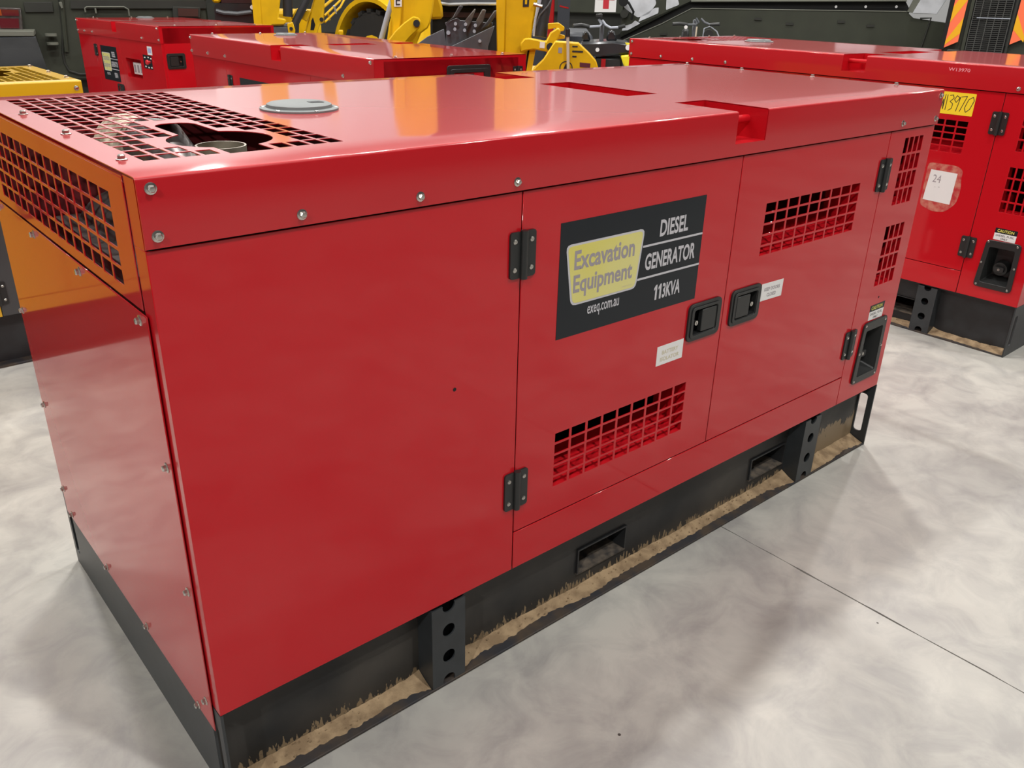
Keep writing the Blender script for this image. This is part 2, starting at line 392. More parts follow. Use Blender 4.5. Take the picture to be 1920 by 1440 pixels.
def disc(root, x, y, zt, r=.09):
    d = MB().use(mat('cap_grey', (.16, .175, .175), .55)).lathe([(r, 0), (r, .004), (r * .86, .006), (r * .84, .004), (r * .82, .012), (r * .76, .0145), (0, .0155)], (x, y, zt), 40).build('round_cap', root)
    MB().use(DECALK).box(x + .018, x + .05, y - .028, y - .004, zt + .0152, zt + .0158).build('cap_label', d)
    for k in range(6):
        a = PI / 3 * k + .5; bolt(d, (x + r * .92 * math.cos(a), y + r * .92 * math.sin(a), zt + .004), 'top', 'screw', 'screw')
def hinge(parent, u, v, M=frontM, side='front', off=.001):
    w = .036; h = .051
    mb = MB().use(PLAS)
    for s in (-1, 1):
        a, b = (u - w, u - .004) if s < 0 else (u + .004, u + w)
        mb.prism(rrect(a, b, v - h, v + h, .007), off - .005, off, M)
    p = M(u, v - h - .002, off - .007); q = M(u, v + h + .002, off - .007); mb.cyl(p, q, .0085, n=14)
    hg = mb.build('hinge', parent)
    for s in (-1, 1):
        for t in (-1, 1):
            bolt(hg, M(u + s * .0235, v + t * .031, off - .005), side, 'screw', 'hinge_screw', 1.15)
    return hg
def latch(parent, u, v, mir, M=frontM, side='front', off=.001, s=1.):
    w, h = .0705 * s, .054 * s
    f = MB().use(PLAS)
    f.ring(rrect(u - w, u + w, v - h, v + h, .016), rrect(u - w * .72, u + w * .72, v - h * .68, v + h * .68, .007), off - .006, off + .001, M)
    f.ring(rrect(u - w * .86, u + w * .86, v - h * .83, v + h * .83, .011), rrect(u - w * .72, u + w * .72, v - h * .68, v + h * .68, .007), off - .009, off - .006, M)
    f.ring(rrect(u - w * .719, u + w * .719, v - h * .679, v + h * .679, .006), rrect(u - w * .70, u + w * .70, v - h * .655, v + h * .655, .006), off - .006, off + .018, M)
    f.prism(rrect(u - w * .719, u + w * .719, v - h * .679, v + h * .679, .004), off + .018, off + .020, M)
    q = f.build('latch', parent, bevel=.0012)
    k = 1 if mir else -1      # mir: paddle on the left
    c0, c1 = (u - w * .66, u + w * .22) if mir else (u - w * .22, u + w * .66)
    p = MB().use(PLAS); p.prism(rrect(c0, c1, v - h * .6, v + h * .6, .004), off - .008, off + .006, M); p.build('paddle', q, bevel=.0015)
    c = MB().use(ZINC); cu = u + k * w * .46; c.cyl(M(cu, v - .004, off + .012), M(cu, v - .004, off - .004), .0068, n=16); c.use(INKB).prism([(cu - .001, v - .008), (cu + .001, v - .008), (cu + .001, v), (cu - .001, v)], off - .0042, off - .004, M)
    c.build('lock', q)
    return q
def big_sticker(parent, fu, fv, M=frontM, y=.001, kva=True):
    """badge sticker; fu, fv map the measured coordinates of the foreground sticker onto this one"""
    d = MB().use(DECALK)
    MM = lambda u, v, dd: M(fu(u), fv(v), dd)
    d.prism([(.883, .858), (1.393, .856), (1.394, 1.134), (.883, 1.134)], y - .0006, y, MM)
    trap = [(1.1485, .933), (1.1655, 1.081), (.9015, 1.081), (.9255, .933)]
    d.use(INKW).prism(rpoly(trap, .016), y - .0009, y - .0006, MM)
    d.use(BADGE).prism(rpoly([(1.1435, .938), (1.1595, 1.076), (.9075, 1.076), (.9305, .938)], .013), y - .0012, y - .0009, MM)
    T = y - .0014
    d.use(GREYT); d.text('Excavation', .930, 1.133, 1.018, 1.064, T, MM, bold=.026); d.text('Equipment', .930, 1.130, .950, 1.006, T, MM, bold=.026)
    d.use(PALEY).text('exeq.com.au', 1.098, 1.132, .944, .948, T, MM)
    d.use(INKW); d.text('DIESEL', 1.222, 1.330, 1.051, 1.094, T + .0004, MM, bold=.026); d.text('GENERATOR', 1.176, 1.370, .972, 1.015, T + .0004, MM, bold=.026)
    if kva: [d.prism([(a + .005, .886), (a + .0115, .886), (a + .0115, .926), (a + .007, .926), (a, .918), (a, .912), (a + .005, .915)], T + .0004, T + .0009, MM) for a in (1.221, 1.2375)]; d.text('3KVA', 1.2535, 1.324, .886, .926, T + .0004, MM, bold=.03)
    d.text('exeq.com.au', .982, 1.091, .892, .921, T + .0004, MM, bold=.01)
    d.prism([(1.163, 1.033), (1.393, 1.032), (1.393, 1.037), (1.163, 1.038)], T, y - .0006, MM)
    d.prism([(1.152, .951), (1.393, .950), (1.393, .955), (1.152, .956)], T, y - .0006, MM)
    return d.build('badge_sticker', parent)
def label_sticker(name, parent, u0, u1, v0, v1, lines, ink, M=frontM, y=.001, tilt=0., bold=.0):
    d = MB().use(WHITE); c = math.cos(tilt); s = math.sin(tilt); cu, cv = (u0 + u1) / 2, (v0 + v1) / 2
    MM = lambda u, v, dd: M(cu + (u - cu) * c - (v - cv) * s, cv + (u - cu) * s + (v - cv) * c, dd)
    d.prism([(u0, v0), (u1, v0), (u1, v1), (u0, v1)], y - .0005, y, MM)
    d.use(ink); n = len(lines); H = (v1 - v0) / (n + .9)
    for k, (t, f) in enumerate(lines):
        vv = v1 - H * (k + 1.25); w = (u1 - u0) * f / 2
        d.text(t, cu - w, cu + w, vv - H * .12, vv + H * .48, y - .0007, MM, bold=bold)
    return d.build(name, parent)
def caution_sticker(parent, M=frontM, y=.001):
    d = MB().use(WHITE); d.prism([(2.414, .560), (2.513, .558), (2.514, .592), (2.414, .592)], y - .0005, y, M)
    d.use(DECALK).prism([(2.414, .592), (2.514, .592), (2.515, .616), (2.414, .616)], y - .0005, y, M)
    d.use(INKY).text('CAUTION', 2.424, 2.500, .597, .611, y - .0007, M, bold=.026)
    d.use(INKB).text('DIESEL FUEL', 2.422, 2.505, .577, .586, y - .0007, M, bold=.01); d.text('ONLY', 2.446, 2.478, .563, .572, y - .0007, M, bold=.026)
    return d.build('caution_sticker', parent)
def filler(parent, y=.001):
    u0, u1, v0, v1 = 2.378, 2.555, .320, .558
    outer = rpoly([(u0 + .012, v1 - .004), (u0, v0), (u1, v0), (u1 - .006, v1)], .018)
    inner = rpoly([(2.410, .522), (2.404, .346), (2.531, .346), (2.527, .522)], .008)
    f = MB().use(PLAS); f.ring(outer, inner, y - .007, y)
    n = len(inner); back = [(p[0] * .72 + 2.467 * .28, p[1] * .74 + .45 * .26) for p in inner]
    v = [(p[0], y - .004, p[1]) for p in inner] + [(p[0], y + .075, p[1]) for p in back]
    f.add(v, [(i, (i + 1) % n, n + (i + 1) % n, n + i) for i in range(n)] + [tuple(range(n, 2 * n))])
    q = f.build('filler_recess', parent, bevel=.0012)
    for a, b in ((2.400, .545), (2.533, .545), (2.390, .440), (2.543, .440), (2.391, .331), (2.538, .331)): bolt(q, (a, y - .007, b), 'front', 'screw', 'screw')
    c = MB().use(PLAS); c.cyl((2.468, y + .072, .42), (2.468, y + .035, .415), .036, .033, n=28); c.prism(rrect(2.446, 2.49, .403, .427, .005), y + .018, y + .036)
    c.use(ZINC).cyl((2.468, y + .0185, .415), (2.468, y + .0165, .415), .006, n=14)
    c.build('fuel_cap', q)
    return q
def vent_tray(parent, u0, u1, v0, v1, m, dep=.11, y=.0035, rise=.045):
    t = MB(); q = .003; S2 = [(y, v0 - .001), (y + dep, v0 + rise), (y + dep, v0 + rise - .003), (y, v0 - .004)]
    t.prism(S2, u0 - q, u1 + q, M=lambda u, v, d: (d, u, v))
    t.box(u0 - q, u0, y, y + dep, v0, v1); t.box(u1, u1 + q, y, y + dep, v0, v1); t.box(u0 - q, u1 + q, y, y + dep, v1, v1 + q)
    return t.build('vent_tray', parent, m)
def skid(root, L, W, ZE, posts, forks, clean=False, mirror=False):
    smat = SKIDC if clean else SKID
    rects = [(a, b, .066, .152) for a, b in forks]
    for side in (0, 1):
        M = frontM if side == 0 else (lambda u, v, d: (u, W - d, v))
        web = sheet('skid_web', root, M, .006, L - .006, .008, ZE - .008, .062, .067, rects, smat)
        if side == 0:
            MB().box(.006, L - .006, .0, .062, 0, .008).build('skid_flange', root, RUST, bevel=.0015)
            MB().box(.006, L - .006, .012, .067, ZE - .008, ZE - .0005).build('skid_top_flange', root, smat)
            for p in posts:
                ps = MB().use(POST); t = .004
                ps.box(p - .05, p + .05, .001, .001 + t, .009, ZE - .009); o = ps.build('skid_post', root)
                c = MB()
                for z in (.016, .092, .173, .247): c.cyl((p, -.02, z), (p, .03, z), .0185, n=24)
                boolean(o, c)
                MB().use(POST).box(p - .05, p - .046, .005, .0618, .009, ZE - .009).box(p + .046, p + .05, .005, .0618, .009, ZE - .009).box(p - .046, p + .046, .06, .0618, .009, ZE - .009).build('post_web', o)
        else:
            MB().box(.006, L - .006, W - .062, W, 0, .008).build('skid_flange', root, RUST)
    for a, b in forks:
        f = MB().use(MUD); z0, z1 = .066, .152; t = .005
        f.box(a, b, .055, W - .055, z0, z0 + t); f.use(SKIDC); f.box(a, b, .055, W - .055, z1 - t, z1); f.box(a, a + t, .055, W - .055, z0 + t, z1 - t); f.box(b - t, b, .055, W - .055, z0 + t, z1 - t)
        f.build('fork_pocket', root)
    for x0 in (0, L - .006):
        e = MB().use(POST).box(x0, x0 + .006, 0, W, 0, ZE - .0005); o = e.build('skid_end_plate', root); c = MB()
        for y0 in (.022, W - .056):
            c.prism(rrect(y0, y0 + .034, .05, .21, .012), x0 - .02, x0 + .03, M=lambda u, v, d: (d, u, v))
        boolean(o, c)
    MB().box(.01, L - .01, .068, W - .068, ZE - .012, ZE - .006).build('base_plate', root, SKIDC)
def sand_bed(name, label, L, loc, rz, posts, seed, y0=.004):
    """dry sand lying on the outward bottom flange, piled against the web"""
    mb = MB(); rnd = random.Random(seed)
    edges = [.008] + [q for p in posts for q in (p - .05, p + .05)] + [L - .008]
    for k in range(0, len(edges), 2):
        a, b = edges[k] + .001, edges[k + 1] - .001; n = int((b - a) / .008); V = []; rows = 5
        for i in range(n + 1):
            x = a + (b - a) * i / n
            last = k == len(edges) - 2
            far = (.010 if last else .026) + .020 * noise.noise(Vector((x * 5, seed, 0))) + .006 * noise.noise(Vector((x * 45, seed, 3))) + .003 * rnd.uniform(-1, 1)
            near = min(abs(x - a), abs(x - b)); far = max(.003, far - (.018 * math.exp(-near / .05)))
            h = .014 + .007 * noise.noise(Vector((x * 9, seed, 7))) + .012 * math.exp(-near / .03) + .004 * noise.noise(Vector((x * 60, seed, 9)))
            for j in range(rows):
                t = j / (rows - 1); y = far + (.0615 - far) * t
                z = .0082 + h * t ** 1.3 + (.0012 * noise.noise(Vector((x * 130, y * 130, seed))) if 0 < j else 0)
                V.append((x, y, z if j else .0075))
        F = [(i * rows + j, (i + 1) * rows + j, (i + 1) * rows + j + 1, i * rows + j + 1) for i in range(n) for j in range(rows - 1)]
        b0 = len(V); V += [(V[i * rows + rows - 1][0], .0615, .0075) for i in range(n + 1)]
        F += [(i * rows + rows - 1, (i + 1) * rows + rows - 1, b0 + i + 1, b0 + i) for i in range(n)]
        mb.add(V, F)
        # small clods and grit
        for q in range(int((b - a) * 55)):
            x = rnd.uniform(a + .01, b - .01); y = rnd.uniform(.03, .058); r = rnd.uniform(.0012, .0035); z = .0085 + .014 * ((y - .02) / .04)
            mb.add([(x + r, y, z), (x - r, y + r * .3, z), (x, y + r, z), (x, y - r, z), (x, y, z + r * 1.2), (x, y, z - r)], [(0, 2, 4), (2, 1, 4), (1, 3, 4), (3, 0, 4), (2, 0, 5), (1, 2, 5), (3, 1, 5), (0, 3, 5)])
    o = mb.build(name, None, SAND); o.location = loc; o.rotation_euler = (0, 0, rz); o['label'] = label; o['category'] = 'sand'; o['kind'] = 'stuff'
    return o

def generator(label, loc, rz, which):
    L, W, ZT, ZL, ZE = 2.6, 1.112, 1.332, 1.222, .26; s1, s2, s3 = .769, 1.532, 2.307
    root = thing('diesel_generator', label, 'generator', loc, rz, 'large red canopy generators')
    main = which == 'main'
    make_lid(root, L, W, ZT, ZL, (1.479, 1.609), (.057, .424, .12, 1.04, 11, 17), RED, REDTOP)
    disc(root, .570, .571, ZT)
    ep = lambda u, v, d: (d, u, v)
    epL = lambda u, v, d: (L - d, u, v)
    bk = lambda u, v, d: (u, W - d, v)
    # front face
    sp = MB(); P = [(.001, .001), (.7675, .001), (.7675, .0035), (.0035, .0035), (.0035, .052), (.001, .052)]
    sp.prism(P, ZE, ZL - .004, M=lambda u, v, d: (u, v, d)); sp = sp.build('side_panel', root, RED, bevel=.0015, seg=2)
    MB().use(VOID).cyl((.590, .0006, .816), (.590, .0012, .816), .0045, n=14).cyl((.590, .0005, .816), (.590, .0006, .816), .002, n=8).build('small_hole', sp)
    d1v = (.899, 1.401, .456, .606); d2v = (1.672, 2.172, .925, 1.074)
    doors = []
    for (a, b, v, lr) in ((s1 + .0015, s2 - .0015, d1v, (1.393, 1.493, .750, .822)), (s2 + .0015, s3 - .0015, d2v, (1.581, 1.681, .752, .824))):
        d = sheet('door', root, frontM, a, b, .3725, ZL - .004, .001, .004, vent_rects(*v, 9, 5, .0085, .0068) + [lr], RED, bevel=.0011); doors.append(d)
        vent_tray(d, v[0] - .004, v[1] + .004, v[2] - .004, v[3] + .004, RED, y=.0042)
    MB().box(s1 + .0015, s3 - .0015, .001, .004, ZE, .3695).build('bottom_rail', root, RED, bevel=.0011)
    rr = vent_rects(2.410, 2.533, .972, 1.190, 4, 4, .008, .0085) + vent_rects(2.406, 2.533, .690, .899, 4, 4, .008, .0085) + [(2.399, 2.536, .341, .527)]
    cp = sheet('corner_panel', root, frontM, s3 + .0015, L - .001, ZE, ZL - .004, .001, .004, rr, RED, bevel=.0011)
    vent_tray(cp, 2.406, 2.537, .968, 1.194, RED, y=.0042, dep=.05, rise=.01); vent_tray(cp, 2.402, 2.537, .686, .903, RED, y=.0042, dep=.05, rise=.01)
    if main: MB().use(VOID).cyl((2.459, .0006, .641), (2.459, .0012, .641), .004, n=12).build('small_hole', cp)
    filler(cp); caution_sticker(cp)
    for s in (s1, s2, s3): MB().box(s - .02, s + .02, .006, .03, .27, ZL).build('gap_shade_post', root, VOID)  # near-black strips behind the seams paint the shade in the door gaps
    MB().box(s1, s3, .006, .03, .35, .39).build('gap_shade_sill', root, VOID); MB().box(.006, L - .006, .0045, .03, 1.19, 1.25).build('gap_shade_header', root, VOID); MB().prism([(.001, .0045), (.004, .0045), (.004, .052), (.001, .052)], ZL - .004, 1.3275, M=lambda u, v, d: (u, v, d)).build('corner_post', root, RED)  # near-black strips paint the shade at the sill and roof seams
    for z in (1.084, .497): hinge(doors[0], s1 + .002, z); hinge(doors[1], s3 + .001, z)
    latch(doors[0], 1.443, .786, False); latch(doors[1], 1.631, .788, True)
    if main:
        big_sticker(doors[0], lambda u: u, lambda v: v)
        label_sticker('isolator_label', doors[0], 1.259, 1.367, .691, .747, [('BATTERY', .62), ('ISOLATOR', .72)], PALEY, bold=.026)
        label_sticker('doors_label', doors[1], 1.709, 1.819, .779, .832, [('KEEP DOORS', .72), ('CLOSED', .42)], GREYT, tilt=-.02, bold=.026)
    else:
        big_sticker(doors[0], lambda u: u, lambda v: v)
        t = MB().use(TAG); t.prism(rrect(2.020, 2.181, 1.100, 1.201, .003), .0004, .001)
        t.use(INKB)
        def stroke(pts, w=.0016):
            for p, q in zip(pts, pts[1:]):
                dx, dz = q[0] - p[0], q[1] - p[1]; n = math.hypot(dx, dz); nx, nz = -dz / n * w, dx / n * w
                t.prism([(p[0] - nx, p[1] - nz), (q[0] - nx, q[1] - nz), (q[0] + nx, q[1] + nz), (p[0] + nx, p[1] + nz)], .0001, .0004)
        def seg(x, s, pts, k=1.): stroke([(x + a * s * k, 1.116 + b * s) for a, b in pts])
        seg(2.0215, .072, [(0, 1), (.14, .05), (.26, .7), (.36, .05), (.42, 1)], .62)
        seg(2.050, .072, [(0, 1), (.0, .02)])
        seg(2.060, .072, [(0, .95), (.22, 1), (.30, .8), (.08, .58), (.28, .45), (.26, .15), (.05, 0)])
        seg(2.085, .072, [(.34, .85), (.12, .98), (.0, .72), (.14, .55), (.36, .9), (.30, .45), (.22, 0)])
        seg(2.114, .072, [(0, .92), (.38, 1), (.06, .0)])
        seg(2.139, .072, [(.42, .98), (.16, .8), (.0, .25), (.12, 0), (.34, .2), (.52, .75), (.42, .98)])
        t.build('number_tag', doors[1])
        sc = MB().use(SCUFF); sc.prism(rpoly([(2.03, .655), (2.10, .632), (2.16, .640), (2.205, .69), (2.212, .76), (2.20, .82), (2.205, .85), (2.17, .868), (2.03, .866)], .02), .0004, .001); sc.build('paint_scuff', doors[1])
        pp = MB().use(WHITE); pp.prism([(2.040, .684), (2.176, .680), (2.180, .832), (2.050, .834)], .0001, .0004)
        pp.use(GREYT).text('24', 2.068, 2.108, .775, .812, -.0002); pp.use(INKB).text('. -', 2.085, 2.11, .752, .756, -.0002); pp.build('paper_notice', doors[1])
        mk = MB().use(mat('pink_marker', (.85, .35, .40), .6)); mk.text('W13970', 2.028, 2.128, 1.294, 1.309, -.0054); mk.build('marker_number', root)
    # exhaust end (x = 0)
    up = sheet('grille_panel', root, ep, .055, W - .055, 1.106, 1.3225, -.001, .0015, vent_rects(.135, .977, 1.129, 1.2865, 15, 5, .0075, .0068), RED, bevel=.001)
    MB().box(-.0005, .012, .055, W - .055, 1.3225, 1.325).build('panel_lip', up, RED)
    MB().box(-.004, -.001, .034, W - .034, .195, 1.103).build('end_panel', root, RED, bevel=.0014)
    for y in (0, 1):
        pass
    sp2 = MB(); sp2.prism([(.001, W - .001), (2.599, W - .001), (2.599, W - .0035), (.0035, W - .0035), (.0035, W - .052), (.001, W - .052)], ZE, 1.318, M=lambda u, v, d: (u, v, d)); sp2.build('rear_panel', root, RED)
    MB().box(L - .0035, L - .001, .004, W - .004, ZE, 1.318).build('control_end_panel', root, RED)
    MB().box(.01, L - .01, .01, W - .01, ZE, ZE + .006).build('light_block_floor', root, VOID)  # unseen near-black plate added to keep light out of the enclosure
    # insides seen through the grilles
    LIN = mat('shaded_red_liner', (.10, .003, .005), .7)  # liner added; its red is darkened for the shade in the chamber
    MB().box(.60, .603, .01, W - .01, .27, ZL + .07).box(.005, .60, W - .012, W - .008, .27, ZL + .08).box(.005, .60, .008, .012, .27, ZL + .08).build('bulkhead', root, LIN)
    MB().use(IRON).box(.10, .16, .12, W - .12, .4, 1.06).build('radiator', root)
    pipe = MB().use(STEEL)
    pipe.cyl((.247, .265, .95), (.247, .265, 1.3205), .046, n=36, cap=False); pipe.cyl((.247, .265, 1.0), (.247, .265, 1.3205), .0425, n=36, cap=False)
    ro = [(.247 + .046 * math.cos(2 * PI * k / 36), .265 + .046 * math.sin(2 * PI * k / 36)) for k in range(36)]; ri = [(.247 + .0425 * math.cos(2 * PI * k / 36), .265 + .0425 * math.sin(2 * PI * k / 36)) for k in range(36)]
    pipe.ring(ro, ri, 1.3195, 1.3206, M=lambda u, v, d: (u, v, d)); pipe.build('exhaust_pipe', root)
    MB().use(IRON).tube([(.25, .30, 1.0), (.25, .42, 1.07), (.25, .47, 1.15), (.245, .49, 1.24), (.24, .56, 1.28), (.235, .66, 1.27)], .055, 18).build('exhaust_elbow', root)
    MB().use(IRON).cyl((.25, .12, 1.0), (.25, .95, 1.0), .12, n=28).build('muffler', root)
    MB().use(BEIGE).tube([(.23, .64, 1.25), (.22, .72, 1.25), (.25, .82, 1.24), (.30, .92, 1.22)], .075, 18).build('lagged_pipe', root)
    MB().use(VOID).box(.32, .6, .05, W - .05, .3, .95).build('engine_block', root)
    # bolts
    for x in (.021, .264, .508, .748, 2.357, 2.598 - .02): bolt(root, (x, -.005, 1.241), 'front')
    for x in (.021, 2.58): bolt(root, (x, -.005, 1.314), 'front')
    for y in (.148, .458, .77, 1.06): bolt(root, (.032, y, ZT), 'top')
    for y in (.15, .47, .78, 1.05): bolt(root, (2.575, y, ZT), 'top')
    for y, z in ((.070, 1.087), (.401, 1.087), (.734, 1.087), (1.05, 1.087), (.058, .812), (.058, .538), (.06, .260), (1.056, .818), (1.056, .547), (1.056, .281), (1.02, .213), (.71, .213), (.42, .213), (.116, .205)): bolt(root, (-.004, y, z), 'end')
    skid(root, L, W, ZE, (.569, 2.168), ((1.066, 1.270), (1.898, 2.102)), clean=not main)
    return root
MAIN = generator('large glossy red generator filling the foreground, black 113KVA badge on its door', (0, 0, 0), 0, 'main')
sand_bed('sand', 'brown sand lying on the base flange of the large foreground generator', 2.6, (0, 0, 0), 0, (.569, 2.168), 3)
GA = generator('red generator at the right edge with a yellow number tag and torn white notice', (3.966, 2.634, 0), -1.561, 'right')
sand_bed('sand', 'thin strip of pale sand on the base of the generator at the right edge', 2.6, (3.966, 2.634, 0), -1.561, (.569, 2.168), 11)

def small_generator(label, loc, rz, L, W, kind):
    ZT, ZL, ZE = 1.251, 1.116, .24
    root = thing('diesel_generator', label, 'generator', loc, rz, 'two smaller red generators behind')
    PX = (1.262, 1.393) if kind == 'C' else (.825, .925)
    make_lid(root, L, W, ZT, ZL, PX, None, RED, REDTOP, depth=.085)
    disc(root, .28 if kind == 'C' else .16, .60, ZT, .085)
    epL = lambda u, v, d: (L - d, u, v)
    ds = .56 if kind == 'C' else .37
    MB().box(.001, ds - .0015, .001, .004, ZE, ZL + .02).build('side_panel', root, RED, bevel=.001)
    e1 = L - .70 if kind == 'C' else L - .0
    if kind == 'B':
        door = sheet('door', root, frontM, ds + .0015, .93, .30, ZL + .02, .001, .004, [], RED, bevel=.001)
        cp = sheet('control_side_panel', root, frontM, .933, L - .001, ZE, ZL + .02, .001, .004, [(1.02, 1.33, .80, .96)], RED, bevel=.001)
        hinge(door, .372, .988)
        fu = lambda u: .478 + (u - .883) / .511 * .362; fv = lambda v: .735 + (v - .857) / .277 * .30
        big_sticker(door, fu, fv, kva=True)
        latch(door, .825, .665, False)
        w = MB(); q = .003; w.box(1.02 - q, 1.33 + q, .004, .075, .80 - q, .80); w.box(1.02 - q, 1.33 + q, .004, .075, .96, .96 + q); w.box(1.02 - q, 1.02, .004, .075, .80, .96); w.box(1.33, 1.33 + q, .004, .075, .80, .96); w.box(1.02, 1.33, .075, .078, .80, .96)
        w = w.build('gauge_recess', cp, RED)
        for k in range(3):
            a = 1.06 + .066 * k; s = MB().use(WHITE).prism([(a, .825), (a + .062, .825), (a + .062, .922), (a, .922)], .045, .074); s.use(GREYT).prism([(a + .012, .84), (a + .05, .84), (a + .05, .905), (a + .012, .905)], .0445, .045); s.build('paper_pack', w)
        s = MB().use(WHITE).prism([(1.50, 1.014), (1.59, 1.014), (1.592, 1.082), (1.50, 1.082)], .0005, .001); s.use(mat('pale_blue_ink', (.35, .38, .62), .6)).prism([(1.515, 1.03), (1.575, 1.03), (1.575, 1.068), (1.515, 1.068)], .0003, .0005); s.build('small_label', cp)
        s = MB().use(DECALK).prism([(1.395, .900), (1.565, .896), (1.565, 1.006), (1.395, 1.010)], .0, .001)
        s.use(WHITE)
        for a, b in ((1.43, .988), (1.50, .992), (1.55, .985), (1.43, .915), (1.49, .91), (1.545, .912)): s.prism([(a - .012, b - .006), (a + .014, b - .006), (a + .014, b + .005), (a - .012, b + .005)], -.0004, 0)
        es = s.build('stop_plate', cp)
        MB().use(mat('stop_button_red', (.65, .02, .03), .3, coat=1)).cyl((1.52, 0, .955), (1.52, -.018, .955), .012, n=16).cyl((1.52, -.018, .955), (1.52, -.032, .955), .021, .018, n=18).build('stop_button', es)
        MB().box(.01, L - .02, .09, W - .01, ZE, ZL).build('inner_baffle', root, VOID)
    else:
        door = sheet('door', root, frontM, ds + .0015, L - .703, .30, ZL + .02, .001, .004, [], RED, bevel=.001)
        MB().box(L - .70, L - .001, .001, .004, ZE, ZL + .02).build('control_side_panel', root, RED, bevel=.001)
        hinge(door, .612, .975)
        fu = lambda u: .758 + (u - .883) / .511 * .44; fv = lambda v: .745 + (v - .857) / .277 * .277
        big_sticker(door, fu, fv)
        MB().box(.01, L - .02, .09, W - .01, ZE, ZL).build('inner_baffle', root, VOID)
    # control end: inset door with a paddle latch
    y0 = .022 if kind == 'B' else .055
    hr_ = (.112 - .058, .112 + .058, .977 - .042, .977 + .042) if kind == 'B' else (.62 - .111, .62 + .111, 1.085 - .080, 1.085 + .080)
    sheet('end_frame', root, epL, .0, W, ZE, ZT - .006, .0035, .006, [hr_], RED)
    ed = sheet('end_door', root, epL, y0, W - y0, ZE + .03, ZT - .014, .0, .0035, [hr_], RED, bevel=.001)
    if kind == 'B': latch(ed, .112, .977, True, epL, 'endL', 0, s=1.15)
    else:
        latch(ed, .62, 1.085, True, epL, 'endL', 0, s=2.2); hinge(ed, .985, 1.135, epL, 'endL', 0)
    MB().box(.001, .004, 0, W, ZE, ZT - .006).build('exhaust_end_panel', root, RED)
    MB().box(.001, L - .001, W - .004, W - .001, ZE, ZL + .02).build('rear_panel', root, RED)
    for x in ([.012, .29, .575, 2.12] if kind == 'C' else [.015, .173, .36, 1.44, L - .02]): bolt(root, (x, -.005, 1.144), 'front', s=1.15)
    for x in (.012, L - .03): bolt(root, (x, -.005, 1.232), 'front', s=1.15)
    for y in (.15, .52, .89): bolt(root, (.03, y, ZT), 'top', s=1.15)
    for y in (.15, .52, .89): bolt(root, (L - .03, y, ZT), 'top', s=1.15)
    skid(root, L, W, ZE, (), ((L * .3, L * .3 + .2), (L * .68, L * .68 + .2)), clean=True)
    return root
small_generator('smaller red generator at far left, with gauge recess and red stop button', (2.18, 8.13, 0), -1.493, 1.791, 1.056, 'B')
small_generator('smaller red generator directly behind the foreground one, its roof mirroring yellow machines', (2.113, 5.159, 0), -1.5688, 2.436, 1.044, 'C')

def yellow_generator():
    L, W, ZT, ZL, ZE = 2.55, .80, 1.20, 1.085, .235
    root = thing('diesel_generator', 'yellow generator with charcoal side panel and mesh roof grille, at the left edge', 'generator', (.700, 3.60, 0), PI)
    make_lid(root, L, W, ZT, ZL, None, (.06, .48, .07, .73, 12, 12), YEL, YEL)
    bk = lambda u, v, d: (u, W - d, v)
    ep = lambda u, v, d: (d, u, v)
    MB().box(.001, .006, .001, W - .001, ZE, ZT - .012).build('exhaust_end_panel', root, YEL)
    MB().box(L - .006, L - .001, .001, W - .001, ZE, ZT - .012).build('control_end_panel', root, YEL)
    MB().box(.006, L - .006, .001, .005, ZE, ZL).build('rear_panel', root, CHAR)
    MB().box(.006, .492, W - .004, W - .001, ZE, ZL + .02).build('side_panel', root, CHAR, bevel=.001)
    d = []
    for a, b in ((.495, 1.20), (1.203, 1.91)):
        d.append(MB().box(a, b, W - .004, W - .001, .30, ZL + .02).build('door', root, YEL, bevel=.001))
    MB().box(1.913, L - .001, W - .004, W - .001, ZE, ZL + .02).build('corner_panel', root, CHAR)
    MB().box(.495, 1.91, W - .004, W - .001, ZE, .297).build('bottom_rail', root, YEL)
    for z in (.34, .93): hinge(d[0], .493, z, bk, 'back', .001)
    latch(d[0], 1.13, .7, False, bk, 'back', .001); latch(d[1], 1.28, .7, True, bk, 'back', .001)
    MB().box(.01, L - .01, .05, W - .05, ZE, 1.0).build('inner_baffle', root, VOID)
    for x in (.024, .40, 1.9): bolt(root, (x, W + .005, ZT - .03), 'back', s=1.1)
    for y in (.05, .38, .66): bolt(root, (.02, y, ZT), 'top', s=1.1)
    skid(root, L, W, ZE, (), ((.7, .9), (1.6, 1.8)), clean=True)
yellow_generator()

BG = {}
BG['truckL']=dict(o=(2.41,8.79,-0.271),
 tail1=[(-0.715,1.303),(-0.538,1.3),(-0.565,1.113),(-0.751,1.122)],
 t1mid=[(-0.73,1.23),(-0.552,1.232)],
 tail2=[(0.916,1.335),(1.158,1.328),(1.137,1.249),(0.894,1.251)],
 plate=[(-0.764,1.058),(-0.431,1.064),(-0.399,0.763),(-0.824,0.758)],
 platemid=[(-0.777,0.993),(-0.424,0.998)],
 eye1=[(-0.37,1.079),(-0.252,1.089),(-0.249,1.049),(-0.337,1.049)],
 eye2=[(-0.346,0.998),(-0.248,1.003),(-0.264,0.968),(-0.342,0.968)],
 handle=[(-0.182,1.369),(-0.152,1.374),(-0.147,1.32),(-0.168,1.315)],
 ridge=[(-0.179,1.389),(-0.12,1.39),(-0.158,1.09),(-0.193,1.09)],
 curve=[(-0.229,0.885),(-0.228,0.782),(-0.2,0.714),(-0.106,0.676),(-0.055,0.675)],
 right=[(1.349,1.415),(1.321,1.176)],
 left=[(-0.7,1.38),(-0.823,0.763)],
 darkband=[(-0.083,1.381),(1.32,1.404),(1.311,1.33),(-0.095,1.311)],
)
